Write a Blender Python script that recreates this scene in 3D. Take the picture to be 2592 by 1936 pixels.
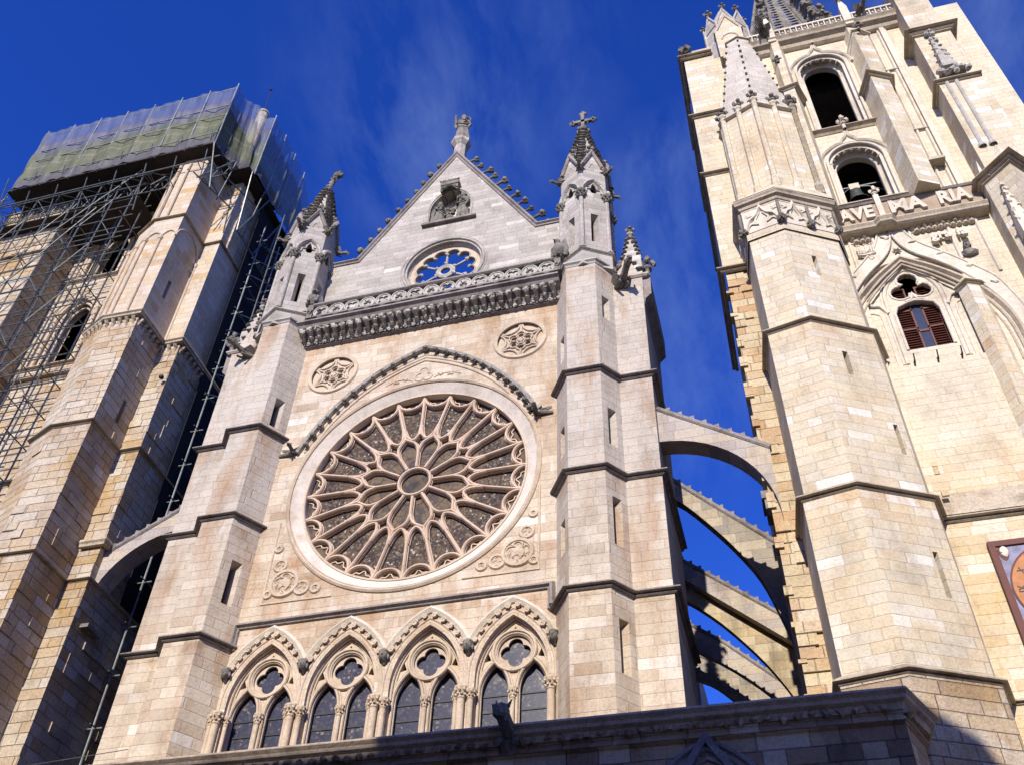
import bpy, bmesh, math, random
from math import sin, cos, pi, radians, sqrt, hypot, atan2
from mathutils import Vector, Matrix
from mathutils.geometry import tessellate_polygon
random.seed(7)
S = bpy.context.scene
C = S.collection
for o in list(bpy.data.objects): bpy.data.objects.remove(o)

# ------------------------------------------------------------------ camera
R = [[0.9643789, 0.26281523, 0.0300249], [-0.16523938, 0.68715599, -0.70746915], [-0.20656546, 0.67730702, 0.70610616]]
CAM = Vector((11.62298807, -26.0, 1.6))
cd = bpy.data.cameras.new('camera'); cam = bpy.data.objects.new('camera', cd); C.objects.link(cam); S.camera = cam
cd.sensor_width = 36; cd.sensor_fit = 'HORIZONTAL'; cd.lens = 36*2500/2592; cd.clip_start = .1; cd.clip_end = 2000
xa, ya, za = Vector(R[0]), -Vector(R[1]), -Vector(R[2])
m = Matrix((xa, ya, za)).transposed().to_4x4(); m.translation = CAM; cam.matrix_world = m

# ------------------------------------------------------------------ sky, sun, exposure
SUN_TRAVEL = Vector((0.0, 1.0, -0.53)).normalized()
el = math.asin(-SUN_TRAVEL.z); az = atan2(-SUN_TRAVEL.x, -SUN_TRAVEL.y)
W = bpy.data.worlds.new("World"); S.world = W; W.use_nodes = True
wn = W.node_tree.nodes; wl = W.node_tree.links; wn.clear()
wo = wn.new('ShaderNodeOutputWorld'); bg = wn.new('ShaderNodeBackground'); bg.inputs[1].default_value = 0.075
sk = wn.new('ShaderNodeTexSky'); sk.sky_type = 'NISHITA'; sk.sun_disc = False
sk.sun_elevation = el; sk.sun_rotation = az; sk.altitude = 800; sk.air_density = 1.0; sk.dust_density = 0.3; sk.ozone_density = 3.0
hs = wn.new('ShaderNodeHueSaturation'); hs.inputs['Saturation'].default_value = 1.28; hs.inputs['Value'].default_value = 0.86; hs.inputs['Hue'].default_value = 0.512
wl.new(sk.outputs[0], hs.inputs['Color'])
gm = wn.new('ShaderNodeMixRGB'); gm.blend_type = 'MULTIPLY'; gm.inputs[0].default_value = 1; gm.inputs[2].default_value = (1.08, 1.26, 2.4, 1); wl.new(hs.outputs[0], gm.inputs[1])
tc = wn.new('ShaderNodeTexCoord'); mp = wn.new('ShaderNodeMapping'); mp.inputs['Scale'].default_value = (7.5, 3.2, 4.5); mp.inputs['Rotation'].default_value = (.3, .5, .9); mp.inputs['Location'].default_value = (3.1, .4, 1.9)
nz = wn.new('ShaderNodeTexNoise'); nz.inputs['Scale'].default_value = 2.1; nz.inputs['Detail'].default_value = 9; nz.inputs['Roughness'].default_value = .62; nz.inputs['Distortion'].default_value = .25
cr = wn.new('ShaderNodeValToRGB'); cr.color_ramp.elements[0].position = .38; cr.color_ramp.elements[1].position = .75
cr.color_ramp.elements[0].color = (0, 0, 0, 1); cr.color_ramp.elements[1].color = (.13, .13, .13, 1)
mx = wn.new('ShaderNodeMixRGB'); mx.inputs[2].default_value = (6.0, 8.2, 11.5, 1)
acc = None
for dv, w0, w1, am in (((-.2355, .4639, .854), .990, 1.0, 1.0), ((-.20, .43, .865), .978, .999, .5), ((-.0136, .5749, .8181), .994, 1.0, 1.0), ((-.0309, .6796, .7329), .990, 1.0, .9), ((-.056, .7186, .6932), .990, 1.0, .7), ((.2696, .5004, .8228), .975, 1.0, .9)):
    d_ = wn.new('ShaderNodeVectorMath'); d_.operation = 'DOT_PRODUCT'; nv = Vector(dv).normalized(); d_.inputs[1].default_value = nv; wl.new(tc.outputs['Generated'], d_.inputs[0])
    r_ = wn.new('ShaderNodeMapRange'); r_.interpolation_type = 'SMOOTHSTEP'; r_.inputs[1].default_value = w0; r_.inputs[2].default_value = w1; r_.inputs[3].default_value = 0; r_.inputs[4].default_value = am; wl.new(d_.outputs['Value'], r_.inputs[0])
    if acc is None: acc = r_.outputs[0]
    else:
        k_ = wn.new('ShaderNodeMath'); k_.operation = 'MAXIMUM'; wl.new(acc, k_.inputs[0]); wl.new(r_.outputs[0], k_.inputs[1]); acc = k_.outputs[0]
cm = wn.new('ShaderNodeMath'); cm.operation = 'MULTIPLY'; wl.new(acc, cm.inputs[0])
wl.new(tc.outputs['Generated'], mp.inputs[0]); wl.new(mp.outputs[0], nz.inputs['Vector']); wl.new(nz.outputs[0], cr.inputs[0])
wl.new(cr.outputs[0], cm.inputs[1]); wl.new(cm.outputs[0], mx.inputs[0]); wl.new(gm.outputs[0], mx.inputs[1]); wl.new(mx.outputs[0], bg.inputs[0]); wl.new(bg.outputs[0], wo.inputs[0])
ld = bpy.data.lights.new('sun', 'SUN'); ld.energy = 4.6; ld.angle = radians(.5); ld.color = (1, .935, .845)
lo = bpy.data.objects.new('sun', ld); C.objects.link(lo); lo.rotation_euler = SUN_TRAVEL.to_track_quat('-Z', 'Y').to_euler(); lo.location = (0, -30, 60)
S.view_settings.view_transform = 'Standard'; S.view_settings.look = 'None'; S.view_settings.exposure = 0.56; S.view_settings.gamma = 1
S.render.engine = 'CYCLES'

# ------------------------------------------------------------------ node helpers and materials
def N(nt, t, **k):
    n = nt.nodes.new(t)
    for a, b in k.items(): setattr(n, a, b)
    return n
def masonry_group():
    g = bpy.data.node_groups.new('masonry', 'ShaderNodeTree')
    I = g.interface
    I.new_socket('Row', in_out='INPUT', socket_type='NodeSocketFloat'); I.new_socket('Length', in_out='INPUT', socket_type='NodeSocketFloat')
    for s in ('Rand', 'Rand2', 'Joint'): I.new_socket(s, in_out='OUTPUT', socket_type='NodeSocketFloat')
    gi = N(g, 'NodeGroupInput'); go = N(g, 'NodeGroupOutput'); L = g.links.new
    def M(op, a, b=None, c=None):
        n = N(g, 'ShaderNodeMath', operation=op)
        for i, v in enumerate((a, b, c)):
            if v is None: continue
            if isinstance(v, (int, float)): n.inputs[i].default_value = v
            else: L(v, n.inputs[i])
        return n.outputs[0]
    geo = N(g, 'ShaderNodeNewGeometry')
    cx = N(g, 'ShaderNodeVectorMath', operation='CROSS_PRODUCT'); cx.inputs[0].default_value = (0, 0, 1); L(geo.outputs['True Normal'], cx.inputs[1])
    nm = N(g, 'ShaderNodeVectorMath', operation='NORMALIZE'); L(cx.outputs[0], nm.inputs[0])
    dt = N(g, 'ShaderNodeVectorMath', operation='DOT_PRODUCT'); L(geo.outputs['Position'], dt.inputs[0]); L(nm.outputs[0], dt.inputs[1])
    sp = N(g, 'ShaderNodeSeparateXYZ'); L(geo.outputs['Position'], sp.inputs[0])
    u = dt.outputs['Value']; v = M('ADD', sp.outputs[2], 100.0)
    # wobble rows slightly
    n1 = N(g, 'ShaderNodeTexNoise'); n1.inputs['Scale'].default_value = 1.6; n1.inputs['Detail'].default_value = 4; L(geo.outputs['Position'], n1.inputs['Vector'])
    v = M('ADD', v, M('MULTIPLY', M('SUBTRACT', n1.outputs[0], .5), .035))
    u = M('ADD', u, M('MULTIPLY', M('SUBTRACT', n1.outputs[0], .5), -.04))
    vr = M('DIVIDE', v, gi.outputs[0]); row = M('FLOOR', vr)
    wn1 = N(g, 'ShaderNodeTexWhiteNoise', noise_dimensions='1D'); L(row, wn1.inputs['W'])
    ln = M('MULTIPLY', gi.outputs[1], M('MULTIPLY_ADD', wn1.outputs[0], .6, .72))
    u2 = M('ADD', M('DIVIDE', u, ln), M('MULTIPLY', wn1.outputs[0], 17.3))
    u3 = M('ADD', u2, M('MULTIPLY', M('SINE', M('ADD', M('MULTIPLY', u2, 2.3), M('MULTIPLY', row, 5.1))), .2))
    col = M('FLOOR', u3)
    fu = M('MULTIPLY', M('FRACT', u3), ln); fu2 = M('SUBTRACT', ln, fu)
    fv = M('MULTIPLY', M('FRACT', vr), gi.outputs[0]); fv2 = M('SUBTRACT', gi.outputs[0], fv)
    d = M('MINIMUM', M('MINIMUM', fu, fu2), M('MINIMUM', fv, fv2))
    cb = N(g, 'ShaderNodeCombineXYZ'); L(col, cb.inputs[0]); L(row, cb.inputs[1])
    wn3 = N(g, 'ShaderNodeTexWhiteNoise', noise_dimensions='3D'); L(cb.outputs[0], wn3.inputs['Vector'])
    mr = N(g, 'ShaderNodeMapRange'); L(d, mr.inputs[0]); mr.inputs[1].default_value = .004; mr.inputs[2].default_value = .02; mr.inputs[3].default_value = 1; mr.inputs[4].default_value = 0
    sc = N(g, 'ShaderNodeSeparateColor'); L(wn3.outputs['Color'], sc.inputs[0])
    L(wn3.outputs['Value'], go.inputs[0]); L(sc.outputs[1], go.inputs[1]); L(mr.outputs[0], go.inputs[2])
    return g
MG = masonry_group()
def ramp(nt, fac, cols, const=False):
    r = N(nt, 'ShaderNodeValToRGB'); e = r.color_ramp.elements
    if const: r.color_ramp.interpolation = 'CONSTANT'
    while len(e) > 1: e.remove(e[-1])
    for i, (p, c) in enumerate(cols):
        q = e[0] if i == 0 else e.new(p)
        q.position = p; q.color = (c[0], c[1], c[2], 1)
    nt.links.new(fac, r.inputs[0]); return r.outputs[0]
def new_mat(name, rough=.9):
    m = bpy.data.materials.new(name); m.use_nodes = True; nt = m.node_tree
    b = nt.nodes['Principled BSDF']; b.inputs['Roughness'].default_value = rough
    b.inputs['Specular IOR Level'].default_value = .25
    return m, nt, b
def mixc(nt, fac, a, b, mode='MIX'):
    n = N(nt, 'ShaderNodeMixRGB', blend_type=mode)
    for i, v in enumerate((fac, a, b)):
        if isinstance(v, (int, float)): n.inputs[i].default_value = v
        elif isinstance(v, tuple): n.inputs[i].default_value = (*v, 1)
        else: nt.links.new(v, n.inputs[i])
    return n.outputs[0]
def noise(nt, scale, detail=6, rough=.6, stretch=None, dist=0, off=0):
    g = N(nt, 'ShaderNodeNewGeometry'); v = g.outputs['Position']
    mp = N(nt, 'ShaderNodeMapping'); mp.inputs['Scale'].default_value = stretch or (1, 1, 1); mp.inputs['Location'].default_value = (off, off*.7, off*1.3)
    nt.links.new(v, mp.inputs[0]); n = N(nt, 'ShaderNodeTexNoise')
    n.inputs['Scale'].default_value = scale; n.inputs['Detail'].default_value = detail; n.inputs['Roughness'].default_value = rough; n.inputs['Distortion'].default_value = dist
    nt.links.new(mp.outputs[0], n.inputs['Vector']); return n.outputs[0]
def maprange(nt, f, a, b, c=0, d=1):
    n = N(nt, 'ShaderNodeMapRange'); nt.links.new(f, n.inputs[0])
    for i, v in enumerate((a, b, c, d)): n.inputs[i+1].default_value = v
    return n.outputs[0]
def stone(name, pal, patch=None, patch_rng=(.5, .7), stain=None, stain_rng=(.58, .78), row=.37, ln=.85, joint=.5, jcol=(.16, .11, .08), bump=.5, blocks=True, grain=.28, zfade=None, stretch=(.9, .9, .22), bands=None, bandcol=(.31, .20, .12)):
    m, nt, b = new_mat(name, .92); L = nt.links.new
    if blocks:
        g = N(nt, 'ShaderNodeGroup'); g.node_tree = MG; g.inputs[0].default_value = row; g.inputs[1].default_value = ln
        c = ramp(nt, g.outputs[0], pal)
    else:
        c = ramp(nt, maprange(nt, noise(nt, 1.3, 8, .65, off=3), .3, .7), pal)
    if patch:
        pf = maprange(nt, noise(nt, .33, 5, .6, off=11), *patch_rng)
        if blocks:
            mm = N(nt, 'ShaderNodeMath', operation='MULTIPLY'); L(pf, mm.inputs[0]); L(maprange(nt, g.outputs[1], .25, .55), mm.inputs[1]); pf = mm.outputs[0]
        c = mixc(nt, pf, c, patch)
    if zfade:   # a differently weathered stone above a given height, with a ragged limit
        geo = N(nt, 'ShaderNodeNewGeometry'); sp = N(nt, 'ShaderNodeSeparateXYZ'); L(geo.outputs['Position'], sp.inputs[0])
        ad = N(nt, 'ShaderNodeMath', operation='MULTIPLY_ADD'); L(noise(nt, .5, 5, .6, off=5), ad.inputs[0]); ad.inputs[1].default_value = zfade[2]; L(sp.outputs[2], ad.inputs[2])
        c = mixc(nt, maprange(nt, ad.outputs[0], zfade[0], zfade[1]), c, mixc(nt, .75, c, zfade[3]))
    if stain:
        sf = maprange(nt, noise(nt, 1.0, 9, .68, stretch=stretch, off=23), stain_rng[0], stain_rng[1], 0, .8)
        c = mixc(nt, sf, c, stain)
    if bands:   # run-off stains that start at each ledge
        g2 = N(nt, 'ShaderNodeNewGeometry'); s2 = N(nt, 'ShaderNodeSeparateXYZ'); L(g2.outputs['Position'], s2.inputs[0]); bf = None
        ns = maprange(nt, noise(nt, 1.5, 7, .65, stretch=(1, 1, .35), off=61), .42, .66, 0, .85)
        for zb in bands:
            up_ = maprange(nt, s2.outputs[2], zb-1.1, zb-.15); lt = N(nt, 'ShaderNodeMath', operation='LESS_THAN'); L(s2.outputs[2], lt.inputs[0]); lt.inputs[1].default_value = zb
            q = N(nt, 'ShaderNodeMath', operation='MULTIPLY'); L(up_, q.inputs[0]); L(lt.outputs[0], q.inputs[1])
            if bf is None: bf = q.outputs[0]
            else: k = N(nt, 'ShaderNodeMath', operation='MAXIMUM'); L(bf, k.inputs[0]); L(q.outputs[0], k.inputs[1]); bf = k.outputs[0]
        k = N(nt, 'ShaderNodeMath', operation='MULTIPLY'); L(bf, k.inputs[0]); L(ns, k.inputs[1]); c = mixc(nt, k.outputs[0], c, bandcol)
    gr = noise(nt, 14, 6, .72, off=2)
    c = mixc(nt, 1.0, c, ramp(nt, gr, [(.3, (1-grain,)*3), (.55, (1, 1, 1)), (.8, (1+0*grain,)*3)]), 'MULTIPLY')
    c = mixc(nt, 1.0, c, ramp(nt, noise(nt, .75, 7, .68, stretch=(1, 1, .6), off=41), [(.28, (.70, .675, .65)), (.5, (.97, .965, .96)), (.75, (1.06, 1.05, 1.03))]), 'MULTIPLY')
    pits = noise(nt, 42, 3, .6, off=9)
    c = mixc(nt, maprange(nt, pits, .66, .74, 0, .35), c, mixc(nt, 1, c, (.45, .42, .4), 'MULTIPLY'))
    if blocks:
        mj = N(nt, 'ShaderNodeMath', operation='MULTIPLY'); L(g.outputs[2], mj.inputs[0]); L(maprange(nt, noise(nt, 2.1, 3, .5, off=31), .35, .6, .15*joint, joint), mj.inputs[1])
        c = mixc(nt, mj.outputs[0], c, jcol)
    L(c, b.inputs['Base Color'])
    bp = N(nt, 'ShaderNodeBump'); bp.inputs['Strength'].default_value = bump; bp.inputs['Distance'].default_value = .045
    h = noise(nt, 7, 8, .7, off=4)
    if blocks:
        a = N(nt, 'ShaderNodeMath', operation='MULTIPLY_ADD'); L(g.outputs[2], a.inputs[0]); a.inputs[1].default_value = -.7; L(h, a.inputs[2])
        a2 = N(nt, 'ShaderNodeMath', operation='MULTIPLY_ADD'); L(g.outputs[1], a2.inputs[0]); a2.inputs[1].default_value = .35; L(a.outputs[0], a2.inputs[2]); h = a2.outputs[0]
    L(h, bp.inputs['Height']); L(bp.outputs[0], b.inputs['Normal'])
    return m
def plain(name, col, rough=.7, metal=0, var=.25, scale=6, bump=0):
    m, nt, b = new_mat(name, rough); b.inputs['Metallic'].default_value = metal
    c = mixc(nt, 1, col, ramp(nt, noise(nt, scale, 6, .65), [(.3, (1-var,)*3), (.7, (1+var*.4,)*3)]), 'MULTIPLY')
    nt.links.new(c, b.inputs['Base Color'])
    if bump:
        bp = N(nt, 'ShaderNodeBump'); bp.inputs['Strength'].default_value = bump; bp.inputs['Distance'].default_value = .04
        nt.links.new(noise(nt, scale*2, 8, .7), bp.inputs['Height']); nt.links.new(bp.outputs[0], b.inputs['Normal'])
    return m
CREAM = [(0, (.50, .42, .315)), (.2, (.445, .355, .255)), (.38, (.56, .48, .37)), (.6, (.48, .395, .29)), (.8, (.59, .52, .42)), (.93, (.40, .30, .205)), (1, (.64, .59, .51))]
LILAC = [(0, (.375, .343, .30)), (.25, (.43, .393, .345)), (.5, (.32, .288, .252)), (.75, (.47, .433, .38)), (.92, (.35, .315, .27)), (.95, (.58, .545, .485)), (1, (.50, .465, .41))]
MX = {}
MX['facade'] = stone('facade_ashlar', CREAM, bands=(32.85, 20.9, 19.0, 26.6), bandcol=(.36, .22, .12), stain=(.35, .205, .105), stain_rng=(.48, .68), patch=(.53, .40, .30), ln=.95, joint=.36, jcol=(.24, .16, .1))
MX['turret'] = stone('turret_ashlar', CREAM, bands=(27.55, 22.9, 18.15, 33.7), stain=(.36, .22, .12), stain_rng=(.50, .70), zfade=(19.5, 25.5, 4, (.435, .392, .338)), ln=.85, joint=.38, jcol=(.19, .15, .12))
MX['gable'] = stone('gable_ashlar', LILAC, stain=(.24, .18, .15), stain_rng=(.62, .85), patch=(.36, .30, .285), row=.3, ln=.9, joint=.35, jcol=(.2, .16, .15))
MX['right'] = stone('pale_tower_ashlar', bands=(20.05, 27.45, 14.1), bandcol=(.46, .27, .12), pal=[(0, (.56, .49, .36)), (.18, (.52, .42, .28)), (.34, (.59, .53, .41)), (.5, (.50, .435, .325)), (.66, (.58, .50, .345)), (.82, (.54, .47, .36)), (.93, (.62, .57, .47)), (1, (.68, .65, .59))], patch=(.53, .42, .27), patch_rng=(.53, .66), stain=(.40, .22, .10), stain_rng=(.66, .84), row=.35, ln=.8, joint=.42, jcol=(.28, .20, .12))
MX['right_wall'] = stone('golden_tower_ashlar', [(0, (.58, .47, .30)), (.2, (.54, .41, .235)), (.4, (.60, .52, .37)), (.6, (.52, .39, .22)), (.8, (.60, .50, .34)), (1, (.64, .58, .47))], patch=(.50, .34, .15), patch_rng=(.52, .68), stain=(.38, .22, .09), stain_rng=(.62, .82), row=.33, ln=.85, joint=.28, jcol=(.33, .22, .11), zfade=(22, 25, 3, (.58, .52, .40)))
MX['rough'] = stone('worn_orange_ashlar', [(0, (.55, .45, .29)), (.3, (.52, .40, .24)), (.5, (.58, .49, .33)), (.75, (.54, .43, .27)), (.93, (.45, .28, .14)), (1, (.62, .57, .47))], patch=(.47, .30, .15), patch_rng=(.5, .65), stain=(.22, .12, .05), stain_rng=(.6, .8), row=.4, ln=.8, joint=.4, bump=1.0, grain=.4)
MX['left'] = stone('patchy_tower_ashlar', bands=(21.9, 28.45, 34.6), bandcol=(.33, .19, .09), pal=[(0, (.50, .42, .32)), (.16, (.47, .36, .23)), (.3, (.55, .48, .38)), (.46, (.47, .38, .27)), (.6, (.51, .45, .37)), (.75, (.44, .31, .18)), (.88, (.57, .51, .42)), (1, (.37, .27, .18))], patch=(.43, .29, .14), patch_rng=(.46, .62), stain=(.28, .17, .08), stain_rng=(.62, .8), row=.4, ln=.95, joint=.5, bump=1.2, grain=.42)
MX['left_up'] = stone('pale_upper_ashlar', [(0, (.53, .45, .35)), (.3, (.48, .38, .26)), (.6, (.55, .48, .39)), (.85, (.50, .41, .31)), (1, (.46, .31, .15))], patch=(.50, .37, .2), patch_rng=(.6, .7), stain=(.3, .2, .1), stain_rng=(.68, .85), row=.38, ln=.9, joint=.35)
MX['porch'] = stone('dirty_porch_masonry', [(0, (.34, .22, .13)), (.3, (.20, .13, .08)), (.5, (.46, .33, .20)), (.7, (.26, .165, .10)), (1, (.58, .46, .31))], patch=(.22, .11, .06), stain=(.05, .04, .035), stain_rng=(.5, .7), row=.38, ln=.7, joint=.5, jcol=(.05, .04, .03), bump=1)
MX['string'] = stone('weathered_string_stone', [(0, (.20, .17, .155)), (.5, (.29, .255, .235)), (1, (.24, .20, .17))], stain=(.07, .06, .05), stain_rng=(.5, .7), blocks=False, bump=.7, grain=.45, stretch=(1, 1, 1))
MX['rstring'] = stone('tower_string_stone', [(0, (.38, .31, .23)), (.5, (.46, .39, .29)), (1, (.28, .21, .14))], stain=(.13, .10, .07), stain_rng=(.55, .75), blocks=False, bump=.5, grain=.4, stretch=(1, 1, 1))
MX['carved'] = stone('carved_grey_stone', [(0, (.13, .12, .10)), (.5, (.25, .225, .195)), (1, (.18, .16, .125))], stain=(.07, .07, .05), stain_rng=(.48, .66), blocks=False, bump=1, grain=.5, stretch=(1.6, 1.6, 1.6))
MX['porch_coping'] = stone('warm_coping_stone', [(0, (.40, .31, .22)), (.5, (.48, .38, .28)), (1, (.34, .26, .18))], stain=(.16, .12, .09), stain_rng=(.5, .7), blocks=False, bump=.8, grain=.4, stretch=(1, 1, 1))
MX['carved_light'] = stone('carved_light_grey_stone', [(0, (.36, .33, .29)), (.5, (.45, .42, .37)), (1, (.30, .27, .23))], stain=(.12, .11, .09), stain_rng=(.55, .72), blocks=False, bump=.8, grain=.4, stretch=(1.3, 1.3, 1.3))
MX['carved_cream'] = stone('carved_cream_stone', [(0, (.45, .35, .25)), (.5, (.53, .43, .32)), (1, (.42, .31, .2))], stain=(.26, .16, .09), stain_rng=(.58, .76), blocks=False, bump=.5, grain=.25, stretch=(1, 1, .5))
MX['carved_pale'] = stone('carved_pale_stone', [(0, (.52, .45, .34)), (.5, (.60, .54, .44)), (1, (.48, .39, .28))], stain=(.3, .22, .13), stain_rng=(.62, .8), blocks=False, bump=.5, grain=.25, stretch=(1, 1, .5))
MX['pale_roof'] = stone('pale_roof_ashlar', [(0, (.53, .48, .41)), (.4, (.47, .42, .36)), (.7, (.56, .51, .44)), (1, (.48, .41, .33))], stain=(.3, .25, .2), stain_rng=(.6, .8), row=.3, ln=.6, joint=.5, jcol=(.15, .12, .11))
MX['ring_stone'] = stone('pale_ring_stone', [(0, (.53, .45, .37)), (.5, (.60, .53, .45)), (1, (.50, .41, .32))], stain=(.40, .27, .17), stain_rng=(.58, .76), blocks=False, bump=.3, grain=.18, stretch=(1, 1, 1))
MX['letter_back'] = stone('shade_brown_recess', [(0, (.30, .22, .15)), (1, (.40, .31, .22))], blocks=False, bump=.5)  # pale band browned to carry the shade between the letters
MX['letter'] = stone('pale_letter_stone', [(0, (.47, .41, .32)), (.6, (.55, .49, .39)), (1, (.50, .43, .33))], blocks=False, bump=.3, grain=.15)
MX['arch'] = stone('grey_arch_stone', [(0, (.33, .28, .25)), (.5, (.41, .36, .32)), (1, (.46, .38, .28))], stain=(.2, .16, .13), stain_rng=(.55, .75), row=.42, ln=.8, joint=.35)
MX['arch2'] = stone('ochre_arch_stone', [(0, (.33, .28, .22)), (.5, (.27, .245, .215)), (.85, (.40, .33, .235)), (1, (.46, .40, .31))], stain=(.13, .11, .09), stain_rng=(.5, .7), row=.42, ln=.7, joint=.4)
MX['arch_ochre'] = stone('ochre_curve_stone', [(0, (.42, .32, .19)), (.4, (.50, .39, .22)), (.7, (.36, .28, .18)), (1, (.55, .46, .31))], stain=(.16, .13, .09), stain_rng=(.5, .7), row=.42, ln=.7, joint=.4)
MX['tracery'] = stone('rose_tracery_stone', [(0, (.50, .37, .26)), (.5, (.56, .43, .32)), (1, (.46, .31, .21))], stain=(.42, .19, .07), stain_rng=(.6, .74), blocks=False, bump=.3, grain=.22, stretch=(1, 1, 1))
MX['dark'] = plain('dark_interior', (.012, .011, .012), 1)
MX['inner'] = plain('dim_interior_stone', (.07, .06, .05), 1)
MX['iron'] = plain('dark_iron', (.03, .03, .035), .5)
MX['steel'] = plain('galvanised_tube', (.15, .16, .15), .45, .6, .45, 3)
MX['steel_pale'] = plain('bright_galvanised_tube', (.33, .35, .34), .45, .5, .5, 3)
MX['bronze'] = plain('bell_bronze', (.09, .10, .09), .5, .6)
MX['wood'] = plain('red_brown_shutter_wood', (.13, .042, .028), .6, 0, .35, 5)
MX['frame_red'] = plain('clock_frame_wood', (.11, .03, .02), .6)
MX['clock_blue'] = plain('clock_slate_blue_paint', (.21, .20, .28), .6, 0, .45, 4)
MX['clock_orange'] = plain('clock_orange_paint', (.42, .17, .06), .6, 0, .3, 4)
MX['clock_pale'] = plain('clock_pale_paint', (.62, .55, .42), .6, 0, .1, 4)
MX['boards'] = plain('scaffold_boards', (.045, .033, .028), .8, 0, .4)
MX['net_and_shade'] = plain('black_netting_and_shade', (.010, .010, .013), .9, 0, .6, 1.2)
MX['paving'] = stone('plaza_paving', [(0, (.10, .09, .08)), (1, (.14, .125, .11))], blocks=False, row=.5, ln=.9)
MX['plaster'] = plain('house_plaster', (.45, .38, .28), .9)
def glass_rose():
    m, nt, b = new_mat('rose_stained_glass', .6); L = nt.links.new
    g = N(nt, 'ShaderNodeNewGeometry'); sp = N(nt, 'ShaderNodeSeparateXYZ'); L(g.outputs['Position'], sp.inputs[0])
    def M(op, a, b_=None):
        n = N(nt, 'ShaderNodeMath', operation=op)
        for i, v in enumerate((a, b_)):
            if v is None: continue
            if isinstance(v, (int, float)): n.inputs[i].default_value = v
            else: L(v, n.inputs[i])
        return n.outputs[0]
    z = M('SUBTRACT', sp.outputs[2], 24.69); r = M('SQRT', M('ADD', M('MULTIPLY', sp.outputs[0], sp.outputs[0]), M('MULTIPLY', z, z)))
    v1 = N(nt, 'ShaderNodeTexVoronoi'); v1.inputs['Scale'].default_value = 13; L(g.outputs['Position'], v1.inputs['Vector'])
    v2 = N(nt, 'ShaderNodeTexVoronoi', feature='DISTANCE_TO_EDGE'); v2.inputs['Scale'].default_value = 13; L(g.outputs['Position'], v2.inputs['Vector'])
    s1 = N(nt, 'ShaderNodeSeparateColor'); L(v1.outputs['Color'], s1.inputs[0])
    fig_glints = ramp(nt, s1.outputs[0], [(0, (.028, .022, .024)), (.25, (.085, .062, .042)), (.45, (.045, .03, .034)), (.6, (.12, .075, .05)), (.72, (.16, .125, .085)), (.84, (.21, .18, .14)), (.89, (.055, .05, .055)), (.965, (.42, .39, .34))], True)  # the palest cells are sparkle off the panes, put into the colour
    plainc = ramp(nt, noise(nt, 2.2, 7, .7), [(.3, (.085, .062, .042)), (.46, (.145, .105, .068)), (.54, (.06, .05, .05)), (.7, (.05, .04, .045))])
    # figures sit in the outer ring of lights, plain brown glass in the petals
    f1 = maprange(nt, M('ADD', r, M('MULTIPLY', noise(nt, 2.6, 3), .9)), 2.55, 3.1)
    f2 = maprange(nt, r, 3.75, 3.95, 1, 0)
    c = mixc(nt, M('MULTIPLY', f1, f2), plainc, fig_glints)
    c = mixc(nt, maprange(nt, noise(nt, 1.3, 6, .6, off=7), .42, .6, 0, .75), c, mixc(nt, .6, c, (.15, .10, .06)))
    lead = M('MULTIPLY', maprange(nt, v2.outputs['Distance'], .02, .05, 1, 0), M('MULTIPLY', f1, .8))
    an = M('ARCTAN2', z, sp.outputs[0]); bar1 = maprange(nt, M('ABSOLUTE', M('SUBTRACT', M('FRACT', M('ADD', M('MULTIPLY', r, 2.1), noise(nt, 1.2, 2))), .5)), .02, .045, .8, 0); bar2 = maprange(nt, M('MULTIPLY', r, M('ABSOLUTE', M('SUBTRACT', M('FRACT', M('MULTIPLY', an, 48/6.28318)), .5))), .03, .09, .7, 0); bars = M('MAXIMUM', bar1, bar2)
    c = mixc(nt, lead, c, (.015, .013, .013)); c = mixc(nt, bars, c, (.02, .018, .018))
    L(c, b.inputs['Base Color']); b.inputs['Specular IOR Level'].default_value = .1
    bp = N(nt, 'ShaderNodeBump'); bp.inputs['Strength'].default_value = .5; bp.inputs['Distance'].default_value = .02; L(s1.outputs[1], bp.inputs['Height']); L(bp.outputs[0], b.inputs['Normal'])
    return m
def glass_lancet():
    m, nt, b = new_mat('lancet_stained_glass', .3); L = nt.links.new
    g = N(nt, 'ShaderNodeNewGeometry')
    v1 = N(nt, 'ShaderNodeTexVoronoi', distance='CHEBYCHEV'); v1.inputs['Scale'].default_value = 12; v1.inputs['Randomness'].default_value = .8; L(g.outputs['Position'], v1.inputs['Vector'])
    v2 = N(nt, 'ShaderNodeTexVoronoi', feature='DISTANCE_TO_EDGE'); v2.inputs['Scale'].default_value = 12; L(g.outputs['Position'], v2.inputs['Vector'])
    s1 = N(nt, 'ShaderNodeSeparateColor'); L(v1.outputs['Color'], s1.inputs[0])
    c = ramp(nt, s1.outputs[0], [(0, (.032, .033, .052)), (.4, (.045, .045, .07)), (.62, (.06, .045, .05)), (.8, (.10, .09, .09)), (.92, (.20, .18, .15))], True)
    f = maprange(nt, noise(nt, 2.3, 4, .6), .46, .62, 0, 1)
    c = mixc(nt, f, mixc(nt, .75, c, (.038, .04, .062)), c)
    c = mixc(nt, maprange(nt, v2.outputs['Distance'], .015, .04, .7, 0), c, (.012, .012, .018))
    L(c, b.inputs['Base Color']); b.inputs['Specular IOR Level'].default_value = .22
    bp = N(nt, 'ShaderNodeBump'); bp.inputs['Strength'].default_value = .3; bp.inputs['Distance'].default_value = .01; L(s1.outputs[1], bp.inputs['Height']); L(bp.outputs[0], b.inputs['Normal'])
    return m
MX['glass_rose'] = glass_rose(); MX['glass'] = glass_lancet()
MX['pane'] = plain('blue_window_pane', (.02, .028, .06), .25)
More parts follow.
